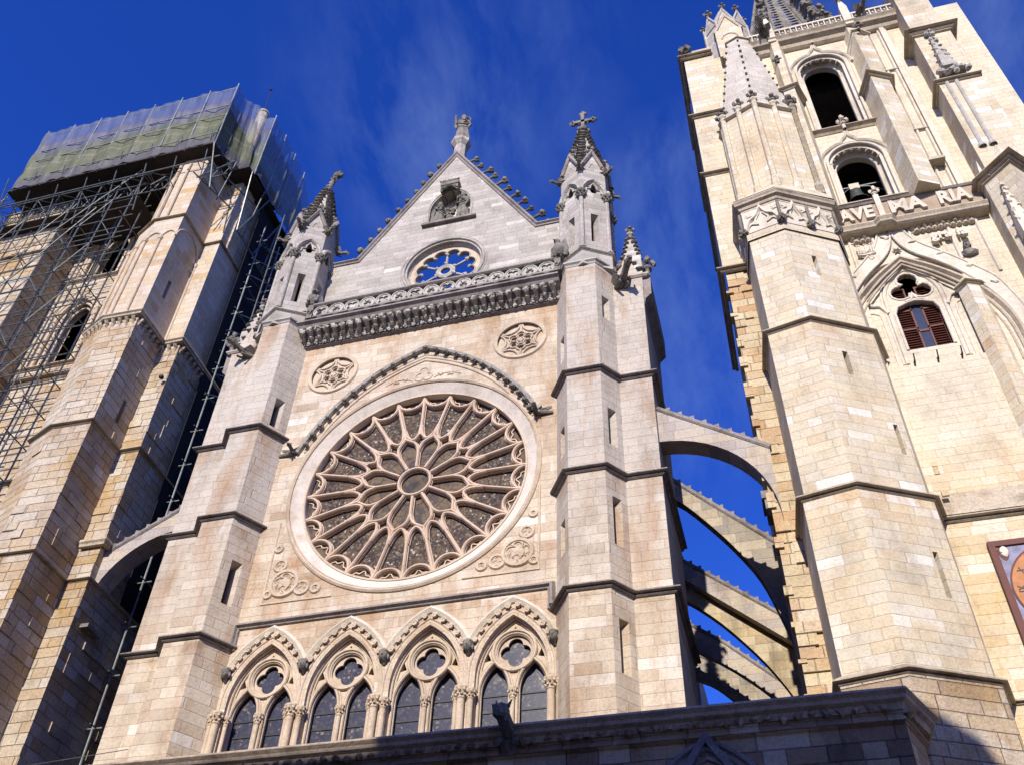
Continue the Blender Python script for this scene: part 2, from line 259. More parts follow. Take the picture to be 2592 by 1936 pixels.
def net_mat():
    m, nt, b = new_mat('scaffold_sheeting', .55); L = nt.links.new
    g = N(nt, 'ShaderNodeNewGeometry'); sp = N(nt, 'ShaderNodeSeparateXYZ'); L(g.outputs['Position'], sp.inputs[0])
    ad = N(nt, 'ShaderNodeMath', operation='MULTIPLY_ADD'); L(noise(nt, .5, 3), ad.inputs[0]); ad.inputs[1].default_value = .35; L(sp.outputs[2], ad.inputs[2])
    f = maprange(nt, ad.outputs[0], 49.1, 55.1)
    c = ramp(nt, f, [(0, (.20, .175, .22)), (.15, (.22, .20, .25)), (.18, (.245, .255, .15)), (.36, (.27, .275, .165)), (.375, (.42, .42, .33)), (.40, (.26, .265, .16)), (.58, (.25, .255, .16)), (.61, (.24, .235, .30)), (.76, (.26, .25, .33)), (.785, (.45, .26, .19)), (.80, (.32, .34, .48)), (1, (.36, .40, .56))])
    c = mixc(nt, maprange(nt, noise(nt, 3, 5, .6, stretch=(1.6, 1.6, .3), off=3), .4, .7, 0, .35), c, (.30, .30, .31))
    c = mixc(nt, 1, c, (.44, .45, .38), 'MULTIPLY')
    L(c, b.inputs['Base Color'])
    a = ramp(nt, f, [(0, (.84,)*3), (.76, (.78,)*3), (.8, (.45,)*3), (1, (.4,)*3)]); L(a, b.inputs['Alpha'])
    bp = N(nt, 'ShaderNodeBump'); bp.inputs['Strength'].default_value = .6; bp.inputs['Distance'].default_value = .15
    L(noise(nt, 1.1, 4, .5, stretch=(1.5, 1.5, .5), off=6), bp.inputs['Height']); L(bp.outputs[0], b.inputs['Normal'])
    return m
MX['net'] = net_mat()

# ------------------------------------------------------------------ mesh helpers
class MB:
    def __init__(s): s.v = []; s.f = []
    def add(s, vs, fs):
        n = len(s.v); s.v += [tuple(p) for p in vs]; s.f += [tuple(i+n for i in f) for f in fs]; return s
    def box(s, x0, x1, y0, y1, z0, z1):
        return s.add([(x0, y0, z0), (x1, y0, z0), (x1, y1, z0), (x0, y1, z0), (x0, y0, z1), (x1, y0, z1), (x1, y1, z1), (x0, y1, z1)],
                     [(0, 3, 2, 1), (4, 5, 6, 7), (0, 1, 5, 4), (1, 2, 6, 5), (2, 3, 7, 6), (3, 0, 4, 7)])
    def loft(s, a, b, caps=(1, 1)):
        n = len(a); fs = [(i, (i+1) % n, n+(i+1) % n, n+i) for i in range(n)]
        if caps[0]: fs.append(tuple(range(n-1, -1, -1)))
        if caps[1]: fs.append(tuple(range(n, 2*n)))
        return s.add(list(a)+list(b), fs)
    def prism(s, poly, z0, z1, poly2=None):
        return s.loft([(x, y, z0) for x, y in poly], [(x, y, z1) for x, y in (poly2 or poly)])
    def plate(s, outer, holes, y0, y1):
        polys = [outer]+list(holes); fl = [[Vector((x, z, 0)) for x, z in p] for p in polys]
        tris = tessellate_polygon(fl); pts = [p for q in polys for p in q]; n = len(pts)
        vs = [(x, y0, z) for x, z in pts]+[(x, y1, z) for x, z in pts]
        fs = []
        for t in tris:
            a, b, c = [pts[i] for i in t]
            if (b[0]-a[0])*(c[1]-a[1])-(b[1]-a[1])*(c[0]-a[0]) < 0: t = (t[0], t[2], t[1])
            fs.append(tuple(t)); fs.append(tuple(n+i for i in reversed(t)))
        k = 0
        for p in polys:
            for i in range(len(p)): a, b = k+i, k+(i+1) % len(p); fs.append((a, b, n+b, n+a))
            k += len(p)
        return s.add(vs, fs)
    def sweep(s, path, Nn, prof, closed=False, caps=True):
        # profile (a, b): a along the in-plane side (tangent x N), b along N
        P = [Vector(p) for p in path]; Nn = Vector(Nn).normalized(); n = len(P); rings = []
        for i in range(n):
            if closed: t0 = (P[i]-P[i-1]).normalized(); t1 = (P[(i+1) % n]-P[i]).normalized()
            else:
                t1 = (P[i+1]-P[i]).normalized() if i < n-1 else (P[i]-P[i-1]).normalized()
                t0 = (P[i]-P[i-1]).normalized() if i > 0 else t1
            s0 = t0.cross(Nn); s1 = t1.cross(Nn); sd = (s0+s1)
            if sd.length < 1e-6: sd = s1
            sd.normalize(); k = 1/max(.35, sd.dot(s1)); sd *= k
            rings.append([P[i]+sd*a+Nn*b for a, b in prof])
        m_ = len(prof); vs = [p for r in rings for p in r]; fs = []
        for i in range(n if closed else n-1):
            j = (i+1) % n
            for q in range(m_): w = (q+1) % m_; fs.append((i*m_+q, i*m_+w, j*m_+w, j*m_+q))
        if caps and not closed: fs += [tuple(range(m_-1, -1, -1)), tuple((n-1)*m_+q for q in range(m_))]
        return s.add(vs, fs)
    def tube(s, a, b, r, n=8, r2=None):
        a = Vector(a); b = Vector(b); d = (b-a).normalized(); u = d.cross(Vector((0, 0, 1)))
        if u.length < .01: u = Vector((1, 0, 0))
        u.normalize(); v = d.cross(u); r2 = r if r2 is None else r2
        A = [a+(u*cos(2*pi*i/n)+v*sin(2*pi*i/n))*r for i in range(n)]; B = [b+(u*cos(2*pi*i/n)+v*sin(2*pi*i/n))*r2 for i in range(n)]
        return s.loft(A, B)
    def lathe(s, c, prof, n=12, rot=0):
        c = Vector(c)
        for (r0, z0), (r1, z1) in zip(prof, prof[1:]):
            s.loft([c+Vector((cos(2*pi*i/n+rot)*r0, sin(2*pi*i/n+rot)*r0, z0)) for i in range(n)], [c+Vector((cos(2*pi*i/n+rot)*r1, sin(2*pi*i/n+rot)*r1, z1)) for i in range(n)], (0, 0))
        return s
    def blob(s, c, r, sub=2, amp=.25, sc=(1, 1, 1), seed=0, freq=1.0):
        bm = bmesh.new(); bmesh.ops.create_icosphere(bm, subdivisions=sub, radius=1)
        rnd = random.Random(seed); ph = [rnd.uniform(0, 6) for _ in range(9)]
        vs = []
        for v in bm.verts:
            p = v.co; k = 1+amp*(sin(p.x*4*freq+ph[0])*sin(p.y*4.3*freq+ph[1])+.6*sin(p.z*5*freq+ph[2])*cos(p.x*6*freq+ph[3]))+rnd.uniform(-amp, amp)*.3
            vs.append((c[0]+p.x*r*k*sc[0], c[1]+p.y*r*k*sc[1], c[2]+p.z*r*k*sc[2]))
        fs = [tuple(v.index for v in f.verts) for f in bm.faces]; bm.free(); return s.add(vs, fs)
    def xform(s, fn): s.v = [tuple(fn(Vector(p))) for p in s.v]; return s
SPLIT = {'string_course', 'buttress_string', 'corner_string', 'pier_string', 'side_string', 'arch_moulding', 'inner_arch_moulding', 'great_arch_moulding', 'ring_moulding', 'parapet_string', 'spandrel_tracery', 'outrigger', 'lattice_web', 'lattice_tie', 'ledger', 'roof_hole', 'sheet_floor', 'inner_shell', 'lower_platform', 'platform', 'missing_stone', 'leaf_relief', 'stone_wing', 'guard_rail', 'panel_moulding'}
def islands(mb):
    par = list(range(len(mb.v)))
    def find(i):
        while par[i] != i: par[i] = par[par[i]]; i = par[i]
        return i
    for f in mb.f:
        a = find(f[0])
        for k in f[1:]: par[find(k)] = a
    groups = {}
    for f in mb.f: groups.setdefault(find(f[0]), []).append(f)
    out = []
    for fs in groups.values():
        ids = sorted({i for f in fs for i in f}); mp_ = {i: n for n, i in enumerate(ids)}
        q = MB(); q.v = [mb.v[i] for i in ids]; q.f = [tuple(mp_[i] for i in f) for f in fs]; out.append(q)
    return out
def obj(name, mb, mat, parent=None, recalc=True, smooth=False, data=None):
    if data is None and parent is not None and name in SPLIT:
        parts = islands(mb)
        if 1 < len(parts) <= 14:
            os_ = [_obj(name, q, mat, parent, recalc, smooth) for q in parts]; return os_[0]
    return _obj(name, mb, mat, parent, recalc, smooth, data)
def _obj(name, mb, mat, parent=None, recalc=True, smooth=False, data=None):
    if data is None:
        me = bpy.data.meshes.new(name); me.from_pydata(mb.v, [], mb.f); me.update()
        if recalc:
            bm = bmesh.new(); bm.from_mesh(me); bmesh.ops.remove_doubles(bm, verts=bm.verts, dist=1e-5); bmesh.ops.recalc_face_normals(bm, faces=bm.faces); bm.to_mesh(me); bm.free()
        if smooth: me.shade_smooth()
        me.materials.append(MX[mat])
    else: me = data
    o = bpy.data.objects.new(name, me); C.objects.link(o)
    if parent: o.parent = parent
    return o
JR = random.Random(99)
def link(name, data, parent, loc=(0, 0, 0), rz=0, sc=(1, 1, 1), rot=None):
    if 'crocket' in name or name in ('ball_flower', 'ball_ornament', 'finial', 'gargoyle'):
        k = JR.uniform(.84, 1.12); sc = tuple(q*k*JR.uniform(.93, 1.07) for q in sc)
        if rot is None: rot = (JR.uniform(-.12, .12), JR.uniform(-.12, .12), rz+JR.uniform(-.12, .12))
        else: rot = (rot[0]+JR.uniform(-.12, .12), rot[1]+JR.uniform(-.12, .12), rot[2]+JR.uniform(-.1, .1))
    o = bpy.data.objects.new(name, data); C.objects.link(o); o.parent = parent; o.location = loc; o.rotation_euler = rot or (0, 0, rz); o.scale = sc; return o
def meshdata(name, mb, mat, smooth=False):
    o = obj(name, mb, mat, smooth=smooth); d = o.data; bpy.data.objects.remove(o); return d
def tag(o, label, cat, group=None, kind=None):
    if label: o['label'] = label
    if cat: o['category'] = cat
    if group: o['group'] = group
    if kind: o['kind'] = kind
    return o
def thing(name, label, cat, group=None, loc=(0, 0, 0)):
    o = bpy.data.objects.new(name, None); C.objects.link(o); o.location = loc; o.empty_display_size = .5; return tag(o, label, cat, group)
def circ(cx, cz, r, n=48, a0=0, a1=2*pi, full=True):
    k = n if full else n+1
    return [(cx+r*cos(a0+(a1-a0)*i/n), cz+r*sin(a0+(a1-a0)*i/n)) for i in range(k)]
def xz(pts, y): return [(x, y, z) for x, z in pts]
def parch(cx, zs, a, h, d=0, n=12, clip=None):
    """two-centred pointed arch from left springing over the apex to the right; d widens it concentrically"""
    Rr = (h*h+a*a)/(2*a); e = Rr-a; rr = Rr+d
    t_ap = math.acos(min(1, e/rr)); t0 = 0
    if clip: t0 = math.acos(min(1, (clip+e)/rr)) if (clip+e) < rr else 0
    L = [(cx+e-rr*cos(t0+(t_ap-t0)*i/n), zs+rr*sin(t0+(t_ap-t0)*i/n)) for i in range(n+1)]
    return L+[(2*cx-x, z) for x, z in reversed(L[:-1])]
def foil(cx, cz, n, rc, rl, k=8, rot=pi/2):
    """outline of an n-lobed foil: lobes of radius rl centred on radius rc"""
    half = pi/n; pts = []; dd = rc*sin(half)
    ext = sqrt(max(rl*rl-dd*dd, 0))
    for i in range(n):
        c = rot+2*pi*i/n; px, pz = cx+rc*cos(c), cz+rc*sin(c)
        # intersection point with next lobe (inner one kept outside centre)
        mr = rc*cos(half)+ext; mx_, mz_ = cx+mr*cos(c+half), cz+mr*sin(c+half)
        a1 = atan2(mz_-pz, mx_-px)-c
        while a1 < 0: a1 += 2*pi
        a1 = min(a1, pi*.8)
        for q in range(k+1):
            t = c-a1+2*a1*q/k; pts.append((px+rl*cos(t), pz+rl*sin(t)))
    return pts
ROLL = lambda r, n=8: [(r*cos(2*pi*i/n), r*sin(2*pi*i/n)) for i in range(n)]
def wallface(mb, p0, p1, z0, z1, slits=(), dk=None, depth=.32):
    """one flat vertical masonry face from plan point p0 to p1 (outside on the right of p0->p1); slits = (u, zc, w, h, reveal)"""
    p0 = Vector((*p0, 0)); p1 = Vector((*p1, 0)); t = (p1-p0).normalized(); L = (p1-p0).length; inn = Vector((-t.y, t.x, 0))
    def P(u, z, d=0): q = p0+t*u+inn*d; return (q.x, q.y, z)
    outer = [(0, z0), (L, z0), (L, z1), (0, z1)]
    holes = [[(u-w/2, zc-h/2), (u+w/2, zc-h/2), (u+w/2, zc+h/2), (u-w/2, zc+h/2)] for u, zc, w, h, rv in slits]
    pts = [p for q in [outer]+holes for p in q]
    tr = tessellate_polygon([[Vector((*p, 0)) for p in q] for q in [outer]+holes])
    fs = []
    for a, b, c in tr:
        A, B, Cc = pts[a], pts[b], pts[c]
        fs.append((a, b, c) if (B[0]-A[0])*(Cc[1]-A[1])-(B[1]-A[1])*(Cc[0]-A[0]) > 0 else (a, c, b))
    mb.add([P(u, z) for u, z in pts], fs)
    for (u, zc, w, h, rv), hl in zip(slits, holes):
        ww = w*(1-rv); hh = h-w*rv*1.1
        inner = [(u-ww/2, zc-hh/2), (u+ww/2, zc-hh/2), (u+ww/2, zc+hh/2), (u-ww/2, zc+hh/2)]
        mb.loft([P(a, b) for a, b in hl], [P(a, b, depth) for a, b in inner], (0, 0))
        mb.loft([P(a, b, depth) for a, b in inner], [P(a, b, depth+.35) for a, b in inner], (0, 0))
        if dk is not None: dk.add([P(a, b, depth+.3) for a, b in inner], [(0, 1, 2, 3)])
def proud(mb, p0, p1, z0, z1, dens=.2, seed=0, row=.4, t0=.015, t1=.05):
    r_ = random.Random(seed); p0 = Vector((*p0, 0)); p1 = Vector((*p1, 0)); t = (p1-p0).normalized(); L = (p1-p0).length; out = Vector((t.y, -t.x, 0))
    z = math.ceil(z0/row)*row
    while z+row < z1:
        u = 0
        while u < L-.3:
            w = r_.uniform(.4, .95)
            if r_.random() < dens and u+w < L-.02:
                d = r_.uniform(t0, t1); a = p0+t*u; b = p0+t*(u+w-.02); h = row*(1 if r_.random() < .8 else 2)
                mb.loft([a-out*.02+Vector((0, 0, z)), b-out*.02+Vector((0, 0, z)), b-out*.02+Vector((0, 0, z+h-.02)), a-out*.02+Vector((0, 0, z+h-.02))],
                        [a+out*d+Vector((0, 0, z)), b+out*d+Vector((0, 0, z)), b+out*d+Vector((0, 0, z+h-.02)), a+out*d+Vector((0, 0, z+h-.02))], (0, 1))
            u += w
        z += row
STR = [(-.06, .26), (.21, .07), (.21, .03), (.16, .015), (.05, .02), (.09, -.045), (.04, -.08), (-.06, -.09)]
STRS = [(-.05, .16), (.14, .04), (.14, .01), (.03, .01), (.05, -.05), (-.05, -.08)]
CORN = [(-.05, .14), (.34, .06), (.36, -.0), (.30, -.02), (.14, -.03), (.17, -.11), (.10, -.16), (.05, -.17), (.07, -.25), (-.05, -.3)]
def string(mb, plan, z, prof=STR, closed=False):
    # plan runs with the outside on its right; profile a>0 goes outwards
    mb.sweep([(x, y, z) for x, y in plan], (0, 0, 1), prof, closed)
def ball_row(mb, pts, r, seed=0):
    for i, p in enumerate(pts): mb.blob(p, r, 1, .15, seed=seed+i)
def along(path, n=None, step=None):
    P = [Vector(p) for p in path]; seg = [(b-a).length for a, b in zip(P, P[1:])]; L = sum(seg)
    if n is None: n = max(2, int(L/step)+1)
    out = []
    for i in range(n):
        d = L*i/(n-1); k = 0
        while k < len(seg)-1 and d > seg[k]: d -= seg[k]; k += 1
        t = d/seg[k] if seg[k] else 0; out.append(P[k].lerp(P[k+1], min(t, 1)))
    return out

# shared small carvings -------------------------------------------------
def crocket_mb(s=1):
    m_ = MB(); m_.tube((0, 0, 0), (0, -.16*s, .10*s), .05*s, 6, .04*s); m_.tube((0, -.16*s, .10*s), (0, -.26*s, .12*s), .05*s, 6, .08*s)
    m_.blob((0, -.30*s, .13*s), .115*s, 2, .22, (1.1, 1, .95), 5, 1.6); return m_
CROC = meshdata('crocket', crocket_mb(), 'carved')            # knob on a stalk: grows along -y, up +z
GCROC = MB().tube((0, .1, -.12), (0, -.28, .06), .10, 6, .07).tube((0, -.28, .06), (0, -.5, .16), .07, 6, .09); GCROC.blob((0, -.56, .18), .165, 2, .14, (1, 1, 1), 5, 1.6); GCROC = meshdata('gable_crocket', GCROC, 'carved')
DISC = meshdata('crocket', MB().blob((0, 0, 0), .15, 2, .18, (1.25, 1.0, .42), 3, 1.4), 'carved')
BALLD = meshdata('ball_flower', MB().blob((0, 0, 0), .105, 2, .2, (1, 1, 1), 11, 1.7), 'carved')
SCROLL = MB(); SCROLL.sweep([(.085*cos(t)*(1-t/14), 0, .085*sin(t)*(1-t/14)) for t in [i*.6 for i in range(17)]], (0, 1, 0), [(-.028, -.06), (.028, -.06), (.022, .05), (-.022, .05)]); SCROLL.blob((0, -.04, 0), .045, 1, .1)
SCROLL = meshdata('crocket', SCROLL, 'carved_cream')
def capital_mb(r=.11, h=.3):
    m_ = MB(); m_.lathe((0, 0, 0), [(r*1.02, 0), (r*1.25, .03), (r*1.02, .06), (r*1.1, h*.5), (r*1.7, h*.92), (r*1.85, h), (r*1.85, h+.05), (0, h+.05)], 10)
    for k in range(8):
        a = 2*pi*k/8
        m_.blob((cos(a)*r*1.65, sin(a)*r*1.65, h*.8), r*.42, 1, .25, (1, 1, 1.1), k); m_.blob((cos(a+.39)*r*1.3, sin(a+.39)*r*1.3, h*.42), r*.34, 1, .25, (1, 1, 1.2), k+20)
    return m_
CAPD = {k: meshdata('capital', capital_mb(), k) for k in ('carved_cream', 'carved', 'carved_pale')}
def gargoyle_mb(L=1.0, up=0):
    """crouching long-necked beast reaching along -y with snout, ears and open jaw"""
    m_ = MB()
    pts = [(0, .15, 0, .17), (0, -.1*L, .03, .2), (0, -.35*L, .02, .16), (0, -.6*L, .07, .125), (0, -.78*L, .12, .13), (0, -.9*L, .13, .15), (0, -1.03*L, .10, .10), (0, -1.16*L, .07, .055)]
    for (a, b, c, r), (a2, b2, c2, r2) in zip(pts, pts[1:]): m_.tube((a, b, c+up*abs(b)), (a2, b2, c2+up*abs(b2)), r, 8, r2)
    u = up*L
    m_.tube((0, -.88*L, .0+u), (0, -1.1*L, -.07+u), .06, 6, .03)
    for s_ in (-1, 1):
        m_.tube((s_*.09, -.86*L, .22+u), (s_*.13, -.76*L, .36+u), .05, 5, .01)
        m_.tube((s_*.16, -.05, -.05), (s_*.17, -.42*L, -.2), .08, 6, .05); m_.blob((s_*.17, -.46*L, -.2), .07, 1, .2)
        m_.add([(s_*.14, 0, .08), (s_*.14, -.45*L, .1), (s_*.34, -.3*L, .4), (s_*.3, .02, .34), (s_*.18, 0, .08), (s_*.18, -.45*L, .1)], [(0, 1, 2, 3), (4, 3, 2, 5), (0, 3, 4), (1, 5, 2)])
        m_.blob((s_*.07, -.93*L, .2+u), .035, 1, .1)
    return m_
GARG = meshdata('gargoyle', gargoyle_mb(), 'carved'); GARGL = meshdata('gargoyle', gargoyle_mb(1.25, .1), 'carved')
def finial_mb(s=1):
    m_ = MB(); m_.lathe((0, 0, 0), [(.07*s, 0), (.06*s, .2*s), (.12*s, .24*s), (.12*s, .28*s), (.06*s, .3*s), (.05*s, .52*s), (0, .56*s)], 8)
    for k in range(4):
        a = pi/2*k; m_.blob((cos(a)*.15*s, sin(a)*.15*s, .4*s), .085*s, 1, .25, seed=k)
    m_.blob((0, 0, .6*s), .085*s, 1, .2, seed=9); return m_
FIN = {k: meshdata('finial', finial_mb(), k) for k in ('carved', 'carved_pale')}
CRD = {'carved': CROC, 'carved_pale': meshdata('crocket', crocket_mb(), 'carved_pale')}

# ================================================================== SETTING
g = obj('ground', MB().add([(-400, -400, 0), (400, -400, 0), (400, 400, 0), (-400, 400, 0)], [(0, 1, 2, 3)]), 'paving'); g['kind'] = 'structure'

# ================================================================== CENTRAL FACADE
F = thing('cathedral_front', 'pale stone gabled church front with the great rose window, between the two stair turrets', 'church front')
WX = [-4.24, -1.48, 1.30, 4.06]; BX = [-5.58, -2.85, -.09, 2.68, 5.40]
RC = (0, 24.69)
def winhole(cx, a, h, zs=15.9, zb=12.5, d=0): return [(cx-a, zb)]+parch(cx, zs, a, h, 0, 10)+[(cx+a, zb)]
wall = MB().plate([(-6.0, 0), (5.75, 0), (5.75, 33.7), (-6.0, 33.7)], [circ(*RC, 4.72, 72), circ(-4.2, 31.05, 1.04, 40), circ(3.97, 31.1, 1.04, 40)]+[winhole(c, 1.15, 2.0, 16.35) for c in WX], 0, 1.0)
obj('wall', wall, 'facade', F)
# rose -------------------------------------------------------------
rose = obj('rose_window', MB().loft(xz(circ(*RC, 4.74, 96), -.01), xz(circ(*RC, 4.30, 96), .22), (0, 0)).loft(xz(circ(*RC, 4.30, 96), .22), xz(circ(*RC, 4.28, 96), .75), (0, 0)), 'ring_stone', F)
rm = MB().sweep(xz(circ(*RC, 4.86, 96), 0), (0, -1, 0), [(-.08, -.02), (-.07, .05), (0, .10), (.07, .05), (.08, -.02)], True)
rm.sweep(xz(circ(*RC, 4.32, 96), .2), (0, -1, 0), [(-.05, 0), (-.03, .05), (.04, .05), (.05, -.1)], True)
obj('ring_moulding', rm, 'carved_cream', rose)
obj('stained_glass', MB().add(xz(circ(*RC, 4.4, 96), .47), [tuple(range(96))]), 'glass_rose', rose)
RP = [(-.06, -.06), (-.06, .02), (-.025, .075), (.025, .075), (.06, .02), (.06, -.06)]
RI = [(-.085, -.14), (-.085, -.05), (.085, -.05), (.085, -.14)]
tr = MB(); yT = .30
def pol(r, a): a = radians(a); return (RC[0]+r*cos(a), RC[1]+r*sin(a))
def bar(pts, off=0, closed=False):
    tr.sweep(xz(pts, yT+off), (0, -1, 0), RP, closed); tr.sweep(xz(pts, yT+off+.004), (0, -1, 0), RI, closed)
bar(circ(*RC, .62, 40), 0, True)
def smooth(P_, n=5):
    out = []; Q = [P_[0]]+list(P_)+[P_[-1]]
    for i in range(1, len(Q)-2):
        for k in range(n):
            t = k/n; p0, p1, p2, p3 = Q[i-1], Q[i], Q[i+1], Q[i+2]
            out.append(tuple(.5*((2*b)+(-a+c)*t+(2*a-5*b+4*c-d)*t*t+(-a+3*b-3*c+d)*t**3) for a, b, c, d in zip(p0, p1, p2, p3)))
    return out+[tuple(P_[-1])]
for k in range(12):
    a = 30*k; o_ = .001*(k % 3)
    bar([pol(.7, a), pol(1.62, a)], o_); bar([pol(2.3, a), pol(4.28, a)], o_); bar([pol(2.2, a+15), pol(4.28, a+15)], o_)
    for s in (1, -1):
        bar(smooth([pol(1.52, a+s*.3), pol(1.76, a+s*2.4), pol(1.92, a+s*4.9), pol(2.02, a+s*8), pol(2.12, a+s*11.5), pol(2.24, a+s*15)]), .008+s*.002+o_)
        bar(smooth([pol(2.8, a+s*.4), pol(2.44, a+s*1.4), pol(2.24, a+s*3.6), pol(2.13, a+s*7.2), pol(2.22, a+s*10.8), pol(2.44, a+s*13.4), pol(2.8, a+s*14.6)]), .014+s*.002+o_)
    for h in (0, 1):
        c = pol(4.32, a+7.5+15*h); ca = radians(a+7.5+15*h)
        bar([(c[0]+.535*cos(t), c[1]+.535*sin(t)) for t in [ca+radians(95)+radians(170)*i/14 for i in range(15)]], .02+.002*h+o_)
        ca2 = ca+pi; cu = smooth([(c[0]+.43*cos(ca2-1.45), c[1]+.43*sin(ca2-1.45)), (c[0]+.40*cos(ca2-.85), c[1]+.40*sin(ca2-.85)), (c[0]+.30*cos(ca2-.5), c[1]+.30*sin(ca2-.5)), (c[0]+.42*cos(ca2), c[1]+.42*sin(ca2)), (c[0]+.30*cos(ca2+.5), c[1]+.30*sin(ca2+.5)), (c[0]+.40*cos(ca2+.85), c[1]+.40*sin(ca2+.85)), (c[0]+.43*cos(ca2+1.45), c[1]+.43*sin(ca2+1.45))], 3)
        tr.sweep(xz(cu, yT+.13), (0, -1, 0), [(-.02, -.03), (-.02, .01), (.02, .01), (.02, -.03)])
obj('tracery', tr, 'tracery', rose)
def arc3(p, q, sag, n=16):
    p = Vector(p); q = Vector(q); ch = q-p; L = ch.length; nrm = Vector((-ch.y, ch.x)).normalized()
    return [tuple(p+ch*(i/n)+nrm*sag*4*(i/n)*(1-i/n)) for i in range(n+1)]
hL = arc3((-4.98, 26.75), (-.06, 31.55), .72); hR = [(-.12-x, z) for x, z in reversed(hL[:-1])]
hood = MB().sweep(xz(hL+hR, 0), (0, -1, 0), [(-.09, -.02), (-.09, .10), (0, .22), (.09, .16), (.12, -.02)])
ho = obj('hood_moulding', hood, 'carved_light', F)
iL = arc3((-4.55, 26.6), (-.06, 30.85), .72); iR = [(-.12-x, z) for x, z in reversed(iL[:-1])]
inn = MB()
for off, rr in ((0, .06), (.17, .045), (.33, .035)):
    p = [(x*(1+off/6), z+off) for x, z in iL]; inn.sweep(xz(p+[(-.12-x, z) for x, z in reversed(p[:-1])], 0), (0, -1, 0), ROLL(rr, 8))
obj('inner_arch_moulding', inn, 'carved_cream', F)
BF = along([Vector((x, -.17, z)) for x, z in [(x*.965, z-.16) for x, z in hL+hR]], 29)
for p in BF[1:-1]: link('ball_flower', BALLD, F, p, 0, (1.15, 1.15, 1.15))
# relief leaf under the apex
rel = MB(); rel.sweep(xz(foil(-.06, 30.0, 3, .2, .2, 8), -.0), (0, -1, 0), ROLL(.035, 6), True)
for s in (-1, 1):
    rel.sweep(xz(arc3((-.06+s*.45, 29.75), (-.06+s*1.6, 29.72), s*.18, 8), 0), (0, -1, 0), ROLL(.035, 6)); rel.blob((-.06+s*.75, .0, 29.9), .12, 2, .3, (1.3, .6, .8), 3); rel.blob((-.06+s*1.15, .0, 29.8), .09, 2, .3, (1.3, .6, .8), 4)
obj('leaf_relief', rel, 'carved_cream', F)
for s, x in ((1, 4.75), (-1, -5.15)): link('gargoyle', GARG, F, (x, .05, 26.85), 0, (.62, .62, .62)); obj('stone_wing', MB().tube((x, -.1, 26.8), (x+s*.6, -.05, 26.75), .12, 6, .05).tube((x, -.1, 26.9), (x+s*.55, -.05, 27.05), .06, 5, .02), 'carved', F)
# roundels ---------------------------------------------------------
for cx, cz in ((-4.2, 31.05), (3.97, 31.1)):
    hs_ = [circ(cx+.34*cos(t), cz+.34*sin(t), .115, 10) for t in [pi/6+pi/3*i for i in range(6)]]
    ro = obj('roundel', MB().plate(circ(cx, cz, 1.05, 40), hs_, .10, .26), 'carved_cream', F)
    t_ = MB().sweep(xz(circ(cx, cz, 1.05, 40), 0), (0, -1, 0), [(-.09, -.02), (-.09, .05), (.05, .08), (.09, .02), (.09, -.15)], True)
    for i in range(6):
        a = pi/3*i
        px, pz = cx+.34*cos(a+pi/6), cz+.34*sin(a+pi/6); t_.sweep(xz(circ(px, pz, .19, 14), .07), (0, -1, 0), ROLL(.04, 6), True)
        px, pz = cx+1.12*cos(a), cz+1.12*sin(a); t_.sweep(xz([(px+.5*cos(q), pz+.5*sin(q)) for q in [a+pi-1.15+2.3*j/10 for j in range(11)]], .07), (0, -1, 0), ROLL(.05, 6))
        t_.sweep(xz([(cx+.5*cos(a+pi/6), cz+.5*sin(a+pi/6)), (cx+1*cos(a+pi/6), cz+1*sin(a+pi/6))], .07), (0, -1, 0), ROLL(.05, 6))
    t_.blob((cx, .05, cz), .12, 2, .2, (1, .6, 1), 5)
    obj('roundel_tracery', t_, 'carved_cream', ro); obj('roundel_recess', MB().box(cx-1, cx+1, .36, .4, cz-1, cz+1), 'string', ro)
# spandrel panels at the foot of the rose -----------------------------
for s, ex in ((-1, -4.98), (1, 4.86)):
    sp_ = MB(); B_ = lambda x: ex-s*x
    sp_.sweep([(B_(2.6), 0, 19.93), (B_(0), 0, 19.93), (B_(0), 0, 23.4)] if s < 0 else [(B_(0), 0, 23.4), (B_(0), 0, 19.93), (B_(2.6), 0, 19.93)], (0, -1, 0), ROLL(.05, 6))
    c0 = (B_(.72), 20.68)
    sp_.sweep(xz(circ(*c0, .5, 24), 0), (0, -1, 0), ROLL(.10, 6), True); sp_.sweep(xz(foil(*c0, 5, .25, .19, 6), .0), (0, -1, 0), ROLL(.055, 6), True)
    for dx, dz, r in ((1.42, .22, .25), (.42, 1.36-.1, .22), (1.95, .12, .15), (.16, .1, .13), (.2, 2.0, .12)):
        c = (B_(dx), 20.2+dz); sp_.sweep(xz(circ(*c, r, 16), 0), (0, -1, 0), ROLL(.075, 6), True); sp_.sweep(xz(foil(*c, 3, r*.4, r*.42, 5), .0), (0, -1, 0), ROLL(.035, 5), True)
    sp_.blob((c0[0], 0, c0[1]), .2, 2, .35, (1, .35, 1.2), 4)
    obj('spandrel_tracery', sp_, 'carved_cream', F)
# string above the four windows ----------------------------------------
st = MB().sweep([(-5.9, 0, 18.35), (-5.68, 0, 18.35), (-5.68, 0, 19.14), (5.30, 0, 19.24), (5.30, 0, 18.5), (5.6, 0, 18.5)], (0, -1, 0), [(-.13, -.02), (-.05, .18), (.03, .20), (.07, .10), (.12, .08), (.14, -.02)])
obj('string_course', st, 'string', F)
